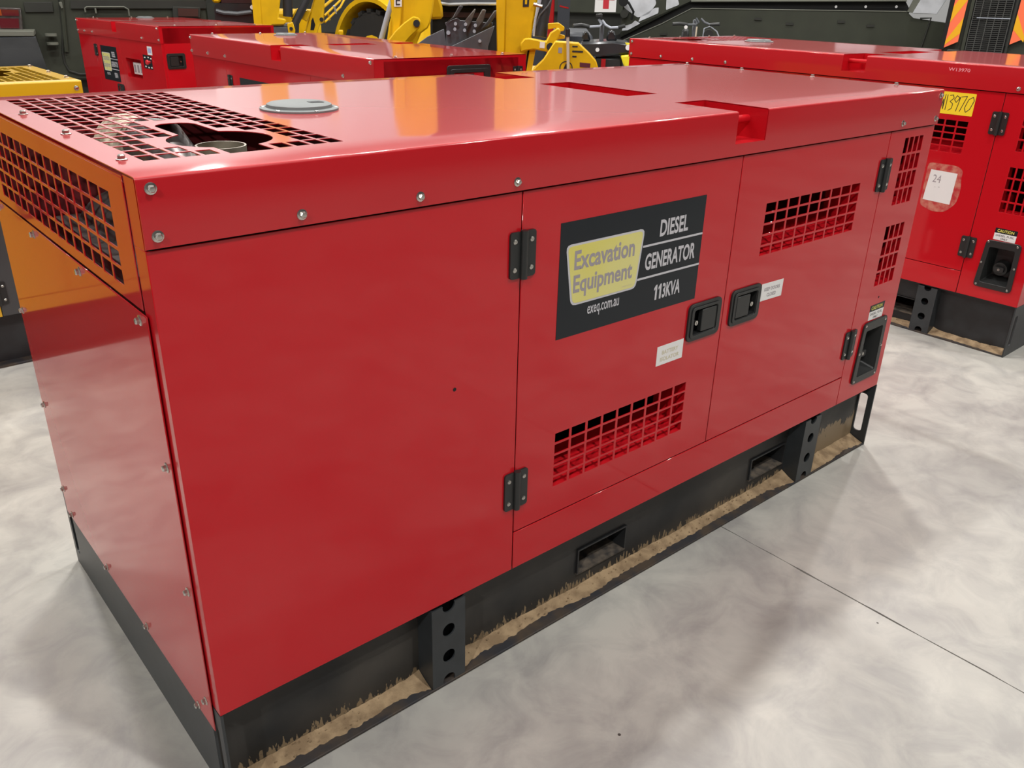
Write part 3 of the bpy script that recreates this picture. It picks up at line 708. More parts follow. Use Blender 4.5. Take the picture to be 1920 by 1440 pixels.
BG['mach1']=dict(o=(4.25,8.09,-0.459),
 hood=[(-0.633,1.374),(-0.248,1.371),(-0.238,1.184),(-0.635,1.216)],
 hoodtop=[(-0.645,1.415),(-0.584,1.417),(-0.59,1.364),(-0.64,1.363)],
 boom=[(-0.248,1.424),(0.038,1.429),(0.006,1.258),(0.107,1.249),(0.063,1.194),(-0.063,1.192),(-0.083,1.159),(-0.239,1.179)],
 boomedge=[(-0.248,1.424),(-0.164,1.425),(-0.172,1.174)],
 disc=[(-0.067,1.203),(0.044,1.172),(0.095,1.107),(-0.071,1.105)],
 cyl1=[(0.06,1.43),(0.168,1.432),(0.136,1.255),(0.075,1.27)],
 cyl2=[(0.27,1.434),(0.362,1.436),(0.22,1.229),(0.149,1.206)],
 link=[(0.136,1.255),(0.207,1.353),(0.314,1.338),(0.354,1.328),(0.305,1.219),(0.222,1.261),(0.195,1.207)],
 boom2=[(0.396,1.437),(0.511,1.439),(0.486,1.244),(0.477,1.2),(0.448,1.194),(0.396,1.111),(0.28,1.11),(0.339,1.285)],
 pin2=[(0.463,1.244)],
 decal=[(0.358,1.231),(0.378,1.264),(0.401,1.188),(0.373,1.122),(0.332,1.121)],
 frame=[(0.512,1.277),(0.695,1.416),(0.692,1.367),(0.52,1.223)],
 frame2=[(0.494,1.353),(0.65,1.442)],
 light=[(-0.26,1.355)],
)
BG['mach2']=dict(o=(5.95,8.85,-0.558),
 fender_out=[(-0.424,1.034),(-0.411,1.141),(-0.372,1.236),(-0.299,1.337),(-0.209,1.4),(-0.114,1.452)],
 fender_in=[(-0.395,1.06),(-0.369,1.173),(-0.324,1.249),(-0.252,1.344),(-0.163,1.395),(-0.062,1.41),(0.037,1.387),(0.122,1.339)],
 tyre=[(-0.382,1.06),(-0.306,1.212),(-0.215,1.289),(-0.113,1.328),(0.001,1.318),(0.08,1.282),(-0.083,0.957)],
)
BG['boom2']=dict(o=(3.89,4.95,-0.600),
 boom=[(-0.182,1.494),(0.174,1.502),(0.159,1.414),(0.141,1.334),(0.118,1.289),(0.061,1.248),(0.029,1.178),(-0.218,1.198),(-0.197,1.315),(-0.172,1.396)],
 link=[(-0.205,1.198),(-0.147,1.268),(-0.076,1.33),(-0.001,1.375),(0.042,1.368),(0.063,1.333),(0.045,1.292),(-0.027,1.226),(-0.062,1.189)],
 pin=[(0.028,1.328),(0.054,1.328)],
 glyph=[(-0.144,1.479),(-0.093,1.48),(-0.098,1.449),(-0.145,1.448)],
 cowl=[(0.169,1.502),(0.246,1.448),(0.254,1.356),(0.158,1.347)],
 edge=[(-0.084,1.496),(-0.102,1.317)],
)
BG['bucket']=dict(o=(3.95,4.41,-0.648),
 deck=[(-0.171,1.507),(0.271,1.517),(0.279,1.484),(0.082,1.479),(-0.082,1.461),(-0.147,1.478)],
 back=[(-0.1,1.32),(-0.112,1.35),(-0.017,1.398),(0.008,1.368),(0.215,1.357),(0.261,1.358),(0.229,1.195),(0.204,1.171),(-0.105,1.189),(-0.325,1.192),(-0.249,1.255),(-0.125,1.304)],
 side=[(-0.101,1.189),(0.265,1.351),(0.217,1.203),(0.2,1.164)],
 t1=[(-0.017,1.398),(0.033,1.471),(0.0,1.474),(-0.05,1.39),(-0.112,1.339)],
 t2=[(0.045,1.369),(0.115,1.45),(0.127,1.454),(0.095,1.362),(0.054,1.292)],
 t3=[(0.132,1.371),(0.177,1.451),(0.206,1.448),(0.186,1.364),(0.124,1.294)],
 t4=[(0.153,1.298),(0.215,1.365),(0.268,1.442),(0.296,1.45),(0.272,1.397),(0.228,1.335)],
 bolts=[(-0.033,1.344),(-0.038,1.306),(0.045,1.342),(0.037,1.3),(0.12,1.336),(0.112,1.294),(-0.096,1.278),(0.154,1.252)],
)
BG['boom3']=dict(o=(3.78,3.52,-0.711),
 boom=[(-0.151,1.527),(0.133,1.533),(0.115,1.415),(0.097,1.289),(0.117,1.261),(0.081,1.226),(0.067,1.067),(-0.137,1.08)],
 edge=[(-0.151,1.527),(-0.038,1.529),(-0.026,1.188)],
 glyph=[(0.035,1.531),(0.075,1.532),(0.072,1.492),(0.04,1.488)],
 link=[(0.025,1.232),(0.042,1.28),(0.079,1.295),(0.198,1.277),(0.226,1.333),(0.279,1.368),(0.299,1.341),(0.266,1.265),(0.256,1.223),(0.223,1.212),(0.118,1.227),(0.062,1.219)],
 lpin=[(0.229,1.24),(0.248,1.24)],
 sticker=[(0.157,1.273),(0.191,1.274),(0.189,1.232),(0.155,1.235)],
 cyl=[(0.144,1.534),(0.228,1.535),(0.212,1.305),(0.119,1.31)],
 hose=[(0.152,1.527),(0.123,1.416),(0.108,1.309)],
 clamp=[(0.109,1.506),(0.164,1.494)],
 hook=[(0.208,1.39),(0.282,1.396),(0.324,1.369),(0.321,1.349),(0.284,1.341),(0.261,1.361),(0.21,1.35)],
 arm=[(0.226,1.333),(0.33,1.315),(0.331,1.294),(0.265,1.282)],
 rod=[(0.074,1.219),(0.13,1.22),(0.104,1.086),(0.085,1.086)],
)
BG['attach']=dict(o=(3.69,2.93,-0.766),
 body=[(-0.207,1.12),(-0.147,1.186),(-0.076,1.298),(0.078,1.292),(0.15,1.233),(0.198,1.186),(0.214,1.145),(0.219,1.073),(-0.205,1.061)],
 s1=[(0.038,1.275),(0.073,1.266)],
 s2=[(0.039,1.246),(0.109,1.235)],
 s3=[(0.041,1.214),(0.069,1.205)],
 logo=[(0.003,1.155),(0.037,1.156)],
 white=[(-0.01,1.35),(0.005,1.319),(0.014,1.133),(0.042,1.133)],
 cap=[(-0.011,1.369),(0.024,1.341)],
 plate=[(0.091,1.177),(0.161,1.172),(0.159,1.146),(0.093,1.148)],
 lab=[(-0.047,1.263),(-0.025,1.229)],
)
BG['mast']=dict(o=(7.84,7.40,-0.757),
 dark=[(-0.026,1.484),(0.117,1.487),(0.134,1.16),(-0.011,1.156)],
 stripe=[(-0.003,1.422),(0.108,1.393)],
 red=[(-0.122,1.482),(-0.074,1.483),(-0.083,1.218),(-0.146,1.229)],
)
BG['quad1']=dict(o=(7.15,5.97,-0.803),
 barL=[(-0.32,1.238),(-0.23,1.251),(-0.139,1.231),(-0.019,1.24),(-0.003,1.263),(-0.036,1.312)],
 barR=[(0.001,1.302),(0.046,1.253),(0.102,1.227),(0.191,1.235),(0.262,1.253)],
 dash=[(-0.075,1.366),(0.002,1.374),(0.005,1.324),(-0.067,1.328)],
 cap1=[(-0.208,1.179),(-0.148,1.187),(-0.111,1.075),(-0.22,1.072)],
 cap2=[(0.074,1.198),(0.146,1.2),(0.191,1.084),(0.058,1.08)],
 body=[(-0.22,1.072),(0.142,1.094),(0.324,1.076),(0.353,1.009),(0.345,0.964),(0.002,0.919),(-0.044,0.981)],
 low=[(-0.04,0.918),(0.245,0.927),(0.272,0.818),(-0.021,0.809)],
 fend=[(0.231,0.949),(0.357,0.964),(0.368,0.827),(0.283,0.825)],
 head=[(0.296,1.053),(0.327,1.031)],
 ctrl=[(-0.095,1.008),(-0.011,1.021)],
)
BG['quad2']=dict(o=(9.00,6.13,-0.901),
 barL=[(-0.27,1.241),(-0.183,1.249),(-0.082,1.24),(0.025,1.243),(0.055,1.269),(0.016,1.318)],
 barR=[(0.077,1.313),(0.128,1.271),(0.197,1.248),(0.315,1.258)],
 stem=[(0.053,1.231),(0.054,1.106)],
 tank=[(-0.143,1.181),(-0.063,1.19),(-0.033,1.103),(-0.134,1.1)],
 disc=[(0.154,1.222),(0.292,1.176),(0.333,1.115),(0.12,1.108)],
)
BG['cross']=dict(o=(10.62,9.57,-0.791),
 panel=[(-0.379,1.455),(0.471,1.476),(0.486,1.275),(-0.369,1.253)],
 white=[(0.078,1.466),(0.436,1.475),(0.441,1.29),(0.098,1.281)],
 arm=[(0.218,1.47),(0.314,1.472),(0.324,1.336),(0.227,1.333)],
 dark=[(-0.369,1.253),(0.442,1.274),(0.47,0.906),(-0.349,0.883)],
)
BG['apc']=dict(o=(11.22,6.48,-0.979),
 slope=[(-2.307,0.977),(-2.228,1.025),(-1.192,1.484),(1.767,1.568)],
 slope2=[(-2.297,0.848),(-1.593,1.173),(-1.167,1.398),(1.793,1.44)],
 top=[(-2.229,1.04),(-2.223,1.486)],
 base=[(-2.019,0.972),(2.314,0.946)],
 white2=[(1.914,1.592),(2.254,1.601),(2.176,1.424),(1.865,1.428)],
 bolts=[(0.852,1.482),(1.25,1.493),(1.655,1.504)],
 w1=[(-2.223,1.486),(-1.799,1.497),(-1.7,1.463),(-1.965,1.288),(-2.171,1.341)],
 w2=[(-1.923,1.274),(-1.709,1.39),(-1.685,1.296),(-1.878,1.224)],
 w3=[(-1.558,1.467),(-1.452,1.506),(-1.396,1.421),(-1.533,1.373)],
)
BG['truckR']=dict(o=(11.14,3.47,-1.177),
 chev=[(-0.371,1.603),(-0.232,1.607),(-0.22,1.371),(-0.214,1.131),(-0.349,1.094),(-0.349,1.367)],
 chevR=[(0.32,1.621),(0.429,1.624),(0.442,1.16),(0.349,1.174)],
 cage=[(-0.198,1.608),(0.281,1.62),(0.333,1.048),(-0.146,1.061)],
 bar=[(-0.085,1.417),(0.272,1.424)],
 edge=[(-0.283,1.067),(-0.19,1.047),(0.504,1.045)],
 leftedge=[(-0.395,1.603),(-0.366,1.087)],
)
BG['pole']=dict(o=(4.02,5.58,-0.570),
 pole=[(0.003,1.485),(0.045,1.486),(-0.009,1.175),(-0.06,1.179)],
)

# ------------------------------------------------------------------ vehicles and plant behind
def bthing(key, name, label, cat, group=None):
    o = BG[key]['o']; return thing(name, label, cat, (o[0], o[1], 0), o[2], group), BG[key]
def P(name, parent, poly, d0, d1, m, bevel=0.):
    return MB().prism(poly, d0, d1).build(name, parent, m, bevel=bevel)
def B(name, parent, x0, x1, y0, y1, z0, z1, m, bevel=0.):
    return MB().box(x0, x1, y0, y1, z0, z1).build(name, parent, m, bevel=bevel)
def disk(name, parent, u, z, d0, d1, r, m, n=20):
    return MB().cyl((u, d0, z), (u, d1, z), r, n=n).build(name, parent, m)
def tube(name, parent, pts, r, m, n=8):
    return MB().tube(pts, r, n).build(name, parent, m)
def wheel(parent, c, r, w, ax=(0, 1, 0), lugs=0, name='wheel', rim=YELD):
    a = Vector(ax).normalized(); c = Vector(c); mb = MB()
    mb.cyl(c, c + a * w, r, n=32)
    e = a.cross(Vector((0, 0, 1))).normalized(); g = Vector((0, 0, 1))
    for k in range(lugs):
        for h in (0, 1):
            t0 = 2 * PI * (k + .5 * h) / lugs; t1 = t0 + PI / lugs * .9
            def q(t, rr, s): return c + (e * math.cos(t) + g * math.sin(t)) * rr + a * s
            s0, s1 = (0, w * .48) if h == 0 else (w * .52, w)
            vs = [q(t, rr, s) for t in (t0, t1) for rr in (r * .97, r * 1.07) for s in (s0, s1)]
            mb.add(vs, [(0, 1, 3, 2), (4, 6, 7, 5), (0, 4, 5, 1), (2, 3, 7, 6), (0, 2, 6, 4), (1, 5, 7, 3)])
    o = mb.build(name, parent, RUBR)
    MB().cyl(c - a * .012, c - a * .001, r * .5, r * .55, n=20).build('rim', o, rim)
    return o
def tracks(parent, u0, u1, y0, y1, h=.42):
    for k, yy in enumerate((y0, y1 - .3)):
        pl = rrect(u0, u1, .0, h, h * .45, 5)
        o = MB().prism(pl, yy, yy + .3).build('track', parent, RUBR)
        for j in range(4): disk('track_roller', o, u0 + .2 + (u1 - u0 - .4) * j / 3, .13, yy - .02, yy - .001, .085, YELD, 14)
# --- olive truck, rear view, far left
t, g = bthing('truckL', 'military_truck', 'dark olive truck seen from behind at the left, tail lights and grey flap', 'truck')
B('rear_body', t, -1.32, 1.25, .02, 5.2, .62, 2.15, OLIVE, .02)
B('chassis', t, -.8, .9, .1, 5.0, .45, .619, OLIVED)
P('recess_band', t, [(-.08, 1.311), (1.24, 1.330), (1.245, 1.404), (-.07, 1.385)], -.004, .0195, OLIVED)
o = P('tail_light_frame', t, [(-.76, 1.105), (-.545, 1.105), (-.53, 1.31), (-.75, 1.315)], -.05, .019, IRON, .006)
P('upper_lens', o, [(-.70, 1.24), (-.555, 1.24), (-.552, 1.295), (-.70, 1.297)], -.062, -.0505, TRED); P('side_lens', o, [(-.75, 1.24), (-.704, 1.24), (-.704, 1.297), (-.75, 1.297)], -.062, -.0505, TORA)
P('lower_lens', o, [(-.74, 1.125), (-.575, 1.125), (-.565, 1.215), (-.74, 1.217)], -.062, -.0505, TRED)
o = P('tail_light_frame', t, [(.88, 1.235), (1.165, 1.235), (1.175, 1.34), (.9, 1.345)], -.05, .019, OLIVED, .006)
P('lens', o, [(.94, 1.25), (1.14, 1.25), (1.148, 1.325), (.945, 1.328)], -.06, -.0505, mat('dull_lens', (.05, .018, .014), .4))
o = MB().add([(-.80, -.42, 1.052), (-.431, -.42, 1.060), (-.399, -.05, .742), (-.86, -.05, .737), (-.80, -.40, 1.062), (-.431, -.40, 1.070), (-.399, -.03, .752), (-.86, -.03, .747)], [(0, 1, 2, 3), (4, 7, 6, 5), (0, 4, 5, 1), (1, 5, 6, 2), (2, 6, 7, 3), (3, 7, 4, 0)]).build('grey_flap', t, LGREY)
o.data.materials.clear(); o.data.materials.append(mat('flap_grey', (.12, .13, .145), .28, metal=.5, var=.3, vscale=3))
B('flap_bracket', t, -.80, -.44, -.42, .019, 1.071, 1.115, OLIVEL, .004)
for z in (1.065, .983): o = MB().ring(rrect(-.36, -.25, -.09, .0, .04), rrect(-.335, -.275, -.065, -.03, .015), z - .012, z + .012, M=lambda u, v, d: (u, v, d)).build('tow_eye', t, OLIVEL)
tube('door_seam', t, [(-.17, .015, 1.9), (-.17, .015, 1.39), (-.19, .015, 1.1), (-.229, .015, .885), (-.228, .015, .79), (-.2, .015, .714), (-.106, .015, .68), (1.2, .015, .69)], .012, OLIVED)
tube('pillar_rib', t, [(-.15, .0, 1.9), (-.15, .0, 1.38), (-.175, .0, 1.10), (-.19, .0, .9)], .022, OLIVE)
P('handle', t, [(-.182, 1.369), (-.152, 1.374), (-.147, 1.315), (-.168, 1.31)], -.05, -.02, OLIVEL, .004)
tube('grab_rail', t, [(.05, -.03, 1.28), (.05, -.03, 1.315), (.07, -.03, 1.33), (.42, -.03, 1.335), (.46, -.03, 1.31), (.46, -.03, 1.25)], .008, OLIVEL)
B('latch_pin', t, .14, .155, -.04, .019, 1.27, 1.32, OLIVEL)
P('left_panel', t, [(-.50, 1.27), (-.24, 1.275), (-.24, 1.37), (-.50, 1.365)], .0, .0195, OLIVED, .004)
for u in (-.95, .95): wheel(t, (u - .15, .6, .55), .55, .3, (1, 0, 0), 0, rim=OLIVED)
for u in (-.95, .95): wheel(t, (u - .15, 3.9, .55), .55, .3, (1, 0, 0), 0, rim=OLIVED)
# --- added unseen truck body, gives the red panels something dark to mirror
t = thing('military_truck', 'added dark olive truck body outside the frame, there for the red panels to mirror', 'truck', (-2.6, 9.9, 0), -.05)
B('rear_body', t, -2.2, 2.2, .0, 3.5, .62, 2.15, OLIVE, .02); B('chassis', t, -1.8, 1.8, .1, 3.3, .45, .619, OLIVED)
for u in (-1.9, 1.6): wheel(t, (u, .6, .5), .5, .3, (1, 0, 0), 0, rim=OLIVED); wheel(t, (u, 2.6, .5), .5, .3, (1, 0, 0), 0, rim=OLIVED)
# --- added dark truck body, supplies the blackish gaps behind the yellow plant
t = thing('military_truck', 'nearly black truck body added to darken the gaps behind the yellow machines', 'truck', (9.6, 13.2, 0), -.60)
B('load_body', t, -5.2, 2.0, 0, 2.3, .75, 2.25, OLIVED, .03); B('chassis', t, -5, 1.9, .3, 2.2, .45, .749, OLIVED)
for u in (-3.8, -2.5, 1.2): wheel(t, (u, .05, .5), .5, .35, (0, 1, 0), 0, rim=OLIVED)
for u in (-3.8, -2.5, 1.2): wheel(t, (u, 1.9, .5), .5, .35, (0, 1, 0), 0, rim=OLIVED)
# --- excavator 1
t, g = bthing('mach1', 'mini_excavator', 'yellow excavator with black counterweight behind the left smaller generator', 'excavator', 'yellow excavators and loaders')
o = MB().prism(rrect(-.66, -.245, .60, 1.385, .06), .0, .9); o.build('counterweight', t, mat('black_hood', (.015, .017, .018), .3, coat=.4))
tube('hood_rim', t, [(-.64, -.01, 1.31), (-.56, -.015, 1.29), (-.42, -.015, 1.285), (-.27, -.01, 1.305)], .022, GREY)
B('body_corner', t, -.67, -.585, .0, .9, 1.386, 1.75, YELD, .02); B('engine_cover', t, -.58, -.26, .05, .9, 1.387, 1.7, mat('dark_red_cover', (.03, .006, .006), .4))
disk('work_light', t, -.262, 1.352, -.05, -.01, .022, DOTW, 14)
P('boom', t, [(-.248, 2.55), (-.02, 2.9), (.05, 2.5), (.038, 1.429), (.006, 1.258), (.063, 1.25), (.09, 1.235), (.063, 1.19), (-.063, 1.185), (-.09, 1.10), (-.10, .35), (-.25, .30)], -.28, -.06, YELD, .012)
P('boom_cheek', t, [(-.252, 1.9), (-.165, 1.9), (-.172, 1.174), (-.175, .5), (-.252, .5)], -.30, -.281, YELD, .004)
B('arm_foot', t, -.10, .12, -.26, -.08, .9, 1.18, GREY, .02)
tube('hydraulic_ram', t, [(.12, -.2, 1.9), (.115, -.2, 1.43), (.105, -.2, 1.27)], .052, mat('ram_sleeve', (.02, .021, .024), .5), 14)
tube('hydraulic_ram', t, [(.40, -.2, 1.7), (.31, -.2, 1.43), (.18, -.2, 1.215), (.16, -.2, 1.05)], .042, mat('ram_sleeve', (.02, .021, .024), .5), 14)
P('linkage', t, g['link'], -.15, -.02, YELD, .008)
P('pin_lug', t, [(.09, 1.20), (.15, 1.22), (.17, 1.14), (.15, 1.04), (.10, 1.04)], -.28, -.12, YELD, .006)
disk('link_pin', t, .128, 1.155, -.295, -.281, .018, RUBR)
P('guard', t, [(.02, 1.19), (.12, 1.20), (.13, 1.11), (.0, 1.10)], .0, .1, LGREY)
P('dipper', t, [(.45, 2.3), (.60, 2.4), (.511, 1.439), (.486, 1.21), (.448, 1.194), (.396, 1.08), (.25, .55), (.18, .60), (.28, 1.11), (.339, 1.285), (.396, 1.437)], -.10, .08, YELD, .010)
disk('dipper_pin', t, .463, 1.244, -.112, -.101, .022, RUBR)
P('decal_strip', t, [(.352, 1.231), (.372, 1.264), (.392, 1.188), (.373, 1.135), (.335, 1.135)], -.103, -.1005, DECALK)
tube('guard_frame', t, [(.50, -.02, 1.28), (.70, .3, 1.43), (.80, .5, 1.6)], .012, YELD); tube('guard_frame', t, [(.50, -.02, 1.215), (.70, .3, 1.365), (.80, .5, 1.5)], .012, YELD)
tube('guard_frame', t, [(.545, .05, 1.30), (.56, .1, 1.235)], .012, YELD); tube('guard_frame', t, [(.62, .15, 1.38), (.64, .2, 1.30)], .012, LGREY)
tube('guard_frame', t, [(.45, .05, 1.33), (.64, .3, 1.46)], .016, YELD)
B('house', t, -.4, .5, .95, 1.9, .75, 1.30, YELD, .04); tracks(t, -.45, .55, .92, 2.0)
B('slew_frame', t, -.3, .6, .1, .94, .38, .74, YELD, .03)
for z in (.43,): B('undercarriage', t, -.3, .4, 1.22, 1.7, .38, .749, IRON)
B('dipper_bucket', t, .05, .35, -.3, .25, .0, .549, GREY, .04)
# --- wheeled loader
t, g = bthing('mach2', 'wheel_loader', 'yellow loader showing an arched mudguard over a lugged black tyre', 'loader', 'yellow excavators and loaders')
E_ = Vector((.6, -.8, 0)); A_ = Vector((.8, .6, 0)); C_ = Vector((-.06, .3, .66))
def wm(u, z, w): return tuple(C_ + E_ * u + A_ * w + Vector((0, 0, z)))
f = MB(); n = 28
ro = [(.84 * math.cos(PI * k / n + -.0), .80 * math.sin(PI * k / n)) for k in range(n + 1)]; ri = [(.77 * math.cos(PI * k / n), .745 * math.sin(PI * k / n)) for k in range(n + 1)]
for k in range(n):
    f.prism([ro[k], ro[k + 1], ri[k + 1], ri[k]], -.02, .50, M=lambda u, v, d: wm(u, v, d))
f.build('mudguard', t, YELD, smooth=50)
f = MB(); f.prism([(p[0], p[1]) for p in ri[::-1]] , .505, .52, M=lambda u, v, d: wm(u, v, d)); f.build('inner_guard', t, YELD)
wheel(t, tuple(C_ + A_ * .03), .62, .42, tuple(A_), 20)
hub = tuple(C_ + A_ * 1.35); wheel(t, hub, .62, .42, tuple(A_), 20)
f = MB(); f.prism([(-.8, .2), (.9, .2), (.9, .85), (-.8, .85)], .53, 1.3, M=lambda u, v, d: wm(u, v, d)); f.build('body', t, YELD, bevel=.02)
f = MB(); f.prism([(-.5, .86), (.5, .86), (.35, 1.9), (-.4, 1.9)], .6, 1.25, M=lambda u, v, d: wm(u, v, d)); f.build('cab', t, mat('cab_glass', (.012, .014, .016), .08, coat=1), bevel=.03)
B('step', t, -.46, -.40, .1, .3, 1.0, 1.06, YELD, .01)
# --- leaning pole
t, g = bthing('pole', 'steel_pole', 'pale grey pole leaning in front of the loader tyre', 'pole')
tube('shaft', t, [(-.44, 0, .0), (-.034, 0, 1.177), (.068, 0, 1.486), (.42, 0, 2.5)], .024, LGREY, 14)
# --- excavator 2 boom
t, g = bthing('boom2', 'mini_excavator', 'yellow excavator whose curved boom foot and black pin show beside the grey pole', 'excavator', 'yellow excavators and loaders')
P('boom', t, [(-.12, 2.3), (.12, 2.5), (.19, 2.2), (.174, 1.502), (.159, 1.414), (.141, 1.334), (.118, 1.289), (.061, 1.248), (.029, 1.178), (.0, .7), (-.218, .7), (-.218, 1.198), (-.197, 1.315), (-.172, 1.396), (-.182, 1.494), (-.18, 2.1)], .02, .22, YELD, .012)
P('boom_rib', t, [(-.17, 2.0), (-.085, 2.0), (-.084, 1.496), (-.105, 1.317), (-.13, 1.15), (-.19, 1.15), (-.17, 1.3)], -.03, .019, YELD, .008)
P('glyph_plate', t, [(-.150, 1.445), (-.090, 1.447), (-.087, 1.56), (-.147, 1.56)], -.034, -.0305, WHITE)
P('glyph', t, [(-.137, 1.458), (-.104, 1.459), (-.102, 1.469), (-.128, 1.468), (-.127, 1.49), (-.101, 1.49), (-.101, 1.499), (-.137, 1.499)], -.037, -.0345, INKB)
P('link_plate', t, [(-.235, 1.13), (-.205, 1.198), (-.147, 1.268), (-.076, 1.33), (-.001, 1.38), (.046, 1.37), (.066, 1.333), (.047, 1.292), (-.027, 1.226), (-.062, 1.189), (-.10, 1.08)], -.10, -.035, YELD, .008)
disk('pivot_pin', t, .026, 1.328, -.115, -.101, .027, RUBR)
P('side_cowl', t, [(.20, 1.60), (.246, 1.448), (.254, 1.356), (.14, 1.347), (.15, 1.6)], .24, .5, YELD, .02)
B('house', t, -.5, .0, .3, 1.0, .6, 1.12, YELD, .04); tracks(t, -.55, .0, .25, 1.15, .36); B('undercarriage', t, -.4, -.05, .56, .84, .2, .599, IRON)
B('boom_foot', t, -.22, .0, .02, .24, .25, .699, GREY, .03); B('bucket_stub', t, -.3, .05, -.3, .019, .0, .30, GREY, .03); P('upright', t, [(-.2, .28), (-.02, .28), (-.02, .72), (-.2, .72)], -.03, .019, YELD)
# --- digging bucket with teeth, black machine deck above
t, g = bthing('bucket', 'excavator_bucket', 'dark grey digging bucket with four worn upturned teeth', 'bucket')
P('back_plate', t, [(-.1, 1.32), (-.112, 1.348), (-.017, 1.385), (.008, 1.368), (.215, 1.357), (.261, 1.356), (.229, 1.195), (.204, 1.171), (.2, .72), (-.1, .72), (-.105, 1.189)], .0, .02, GREY, .003)
P('side_plate', t, [(-.101, 1.175), (.265, 1.345), (.217, 1.195), (.22, .72), (-.10, .72)], -.26, -.245, GREY, .003)
P('side_plate', t, [(-.50, 1.03), (-.325, 1.192), (-.249, 1.245), (-.12, 1.304), (-.101, 1.2), (-.10, .72), (-.50, .72)], .001, .016, GREY, .003)
P('floor_plate', t, [(-.5, .70), (.22, .70), (.22, .719), (-.5, .719)], -.26, .02, GREY)
B('stand', t, -.42, .15, -.22, .0, .0, .699, IRON)
for k, nm in enumerate(('t1', 't2', 't3', 't4')): P('tooth', t, g[nm], -.045 - .003 * k, -.004, mat('worn_tooth', (.13, .115, .10), .45, metal=.5, col2=(.05, .05, .055), vscale=9), .005)
for u, z in g['bolts'][:6]: disk('bucket_bolt', t, u + .004, z, -.075, -.046, .0125, LGREY, 8)
disk('bucket_bolt', t, -.085, 1.278, -.03, -.001, .016, LGREY, 8); disk('bucket_bolt', t, .154, 1.235, -.275, -.261, .012, LGREY, 8)
t = thing('track_loader', 'black machine with a bright rounded rim above the toothed bucket', 'loader', (4.55, 5.21, 0), -.648, None)
f = MB().use(GREY).prism(rpoly([(-.26, 1.62), (-.235, 1.475), (-.08, 1.468), (.36, 1.480), (.38, 1.62)], .03), -.1, .6); f.build('deck', t, bevel=.01)
tube('bright_rim', t, [(-.245, -.115, 1.50), (-.22, -.12, 1.475), (-.08, -.12, 1.463), (.10, -.12, 1.473), (.36, -.12, 1.478)], .014, mat('bright_rim', (.75, .78, .8), .2, metal=.7), 10)
B('canopy', t, -.22, .45, -.1, .9, 1.63, 2.7, mat('cab_glass', (.012, .014, .016), .08, coat=1), .03)
B('body', t, -.25, .6, .0, 1.1, .45, 1.46, VOID, .02); B('red_belt', t, -.24, .5, -.012, -.001, 1.36, 1.40, mat('dark_red_cover', (.03, .006, .006), .4)); tracks(t, -.24, .75, .0, 1.2, .449)
# --- excavator 3
t, g = bthing('boom3', 'mini_excavator', 'yellow excavator with a tall upright boom, black lettering fragment and ram, centre back', 'excavator', 'yellow excavators and loaders')
P('boom', t, [(-.13, 2.2), (.05, 2.5), (.16, 2.2), (.133, 1.533), (.115, 1.415), (.097, 1.289), (.117, 1.261), (.081, 1.226), (.067, 1.067), (.06, .45), (-.12, .45), (-.137, 1.08), (-.150, 1.527)], .0, .18, YELD, .012)
P('boom_side_rib', t, [(-.149, 2.0), (-.085, 2.0), (-.085, 1.05), (-.136, 1.05), (-.148, 1.5)], -.02, -.001, YELD, .006)
P('lettering', t, [(.033, 1.487), (.074, 1.490), (.078, 1.60), (.033, 1.60)], -.003, -.0005, INKB); P('lettering_gap', t, [(.047, 1.505), (.061, 1.505), (.063, 1.58), (.047, 1.58)], -.0045, -.0032, YELD)
P('link_arm', t, [(.02, 1.20), (.025, 1.262), (.05, 1.292), (.085, 1.295), (.198, 1.277), (.226, 1.333), (.279, 1.368), (.299, 1.341), (.266, 1.265), (.262, 1.225), (.23, 1.208), (.118, 1.222), (.062, 1.214)], -.10, -.025, YELD, .008)
disk('link_pin', t, .229, 1.243, -.112, -.101, .026, RUBR); P('white_sticker', t, g['sticker'], -.104, -.1005, WHITE)
tube('hydraulic_ram', t, [(.21, .05, 2.2), (.19, .04, 1.53), (.175, .03, 1.42), (.162, .02, 1.30)], .043, mat('ram_sleeve', (.02, .021, .024), .5), 16)
tube('hose', t, [(.165, -.03, 1.7), (.152, -.03, 1.527), (.123, -.035, 1.416), (.114, -.03, 1.305)], .007, LGREY)
tube('hose', t, [(.26, -.02, 1.60), (.205, -.03, 1.50), (.15, -.03, 1.44), (.12, -.03, 1.36)], .006, GREY)
tube('clamp', t, [(.105, -.03, 1.508), (.165, -.03, 1.494)], .013, ZINC)
P('hook', t, rpoly([(.208, 1.39), (.282, 1.396), (.324, 1.369), (.321, 1.345), (.284, 1.337), (.261, 1.361), (.21, 1.35)], .008), -.06, -.02, YELD, .004)
P('guide_arm', t, g['arm'], -.02, .03, YELD, .004)
P('push_rod', t, [(.088, 1.219), (.13, 1.22), (.104, 1.06), (.06, .9), (.045, .9)], -.06, -.03, YELD, .004); P('rod_gap', t, [(.075, 1.218), (.088, 1.218), (.075, .95), (.045, .95)], -.02, -.005, VOID)
B('boom_foot', t, -.12, .06, .0, .5, .2, .449, YELD, .02); tracks(t, -.12, .6, .5, 1.6, .4); B('house', t, -.14, .55, .55, 1.5, .55, 1.0, YELD, .04); B('undercarriage', t, .0, .5, .82, 1.28, .2, .549, IRON)
B('blade', t, -.35, .3, -.12, .0, .0, .3, GREY, .01)
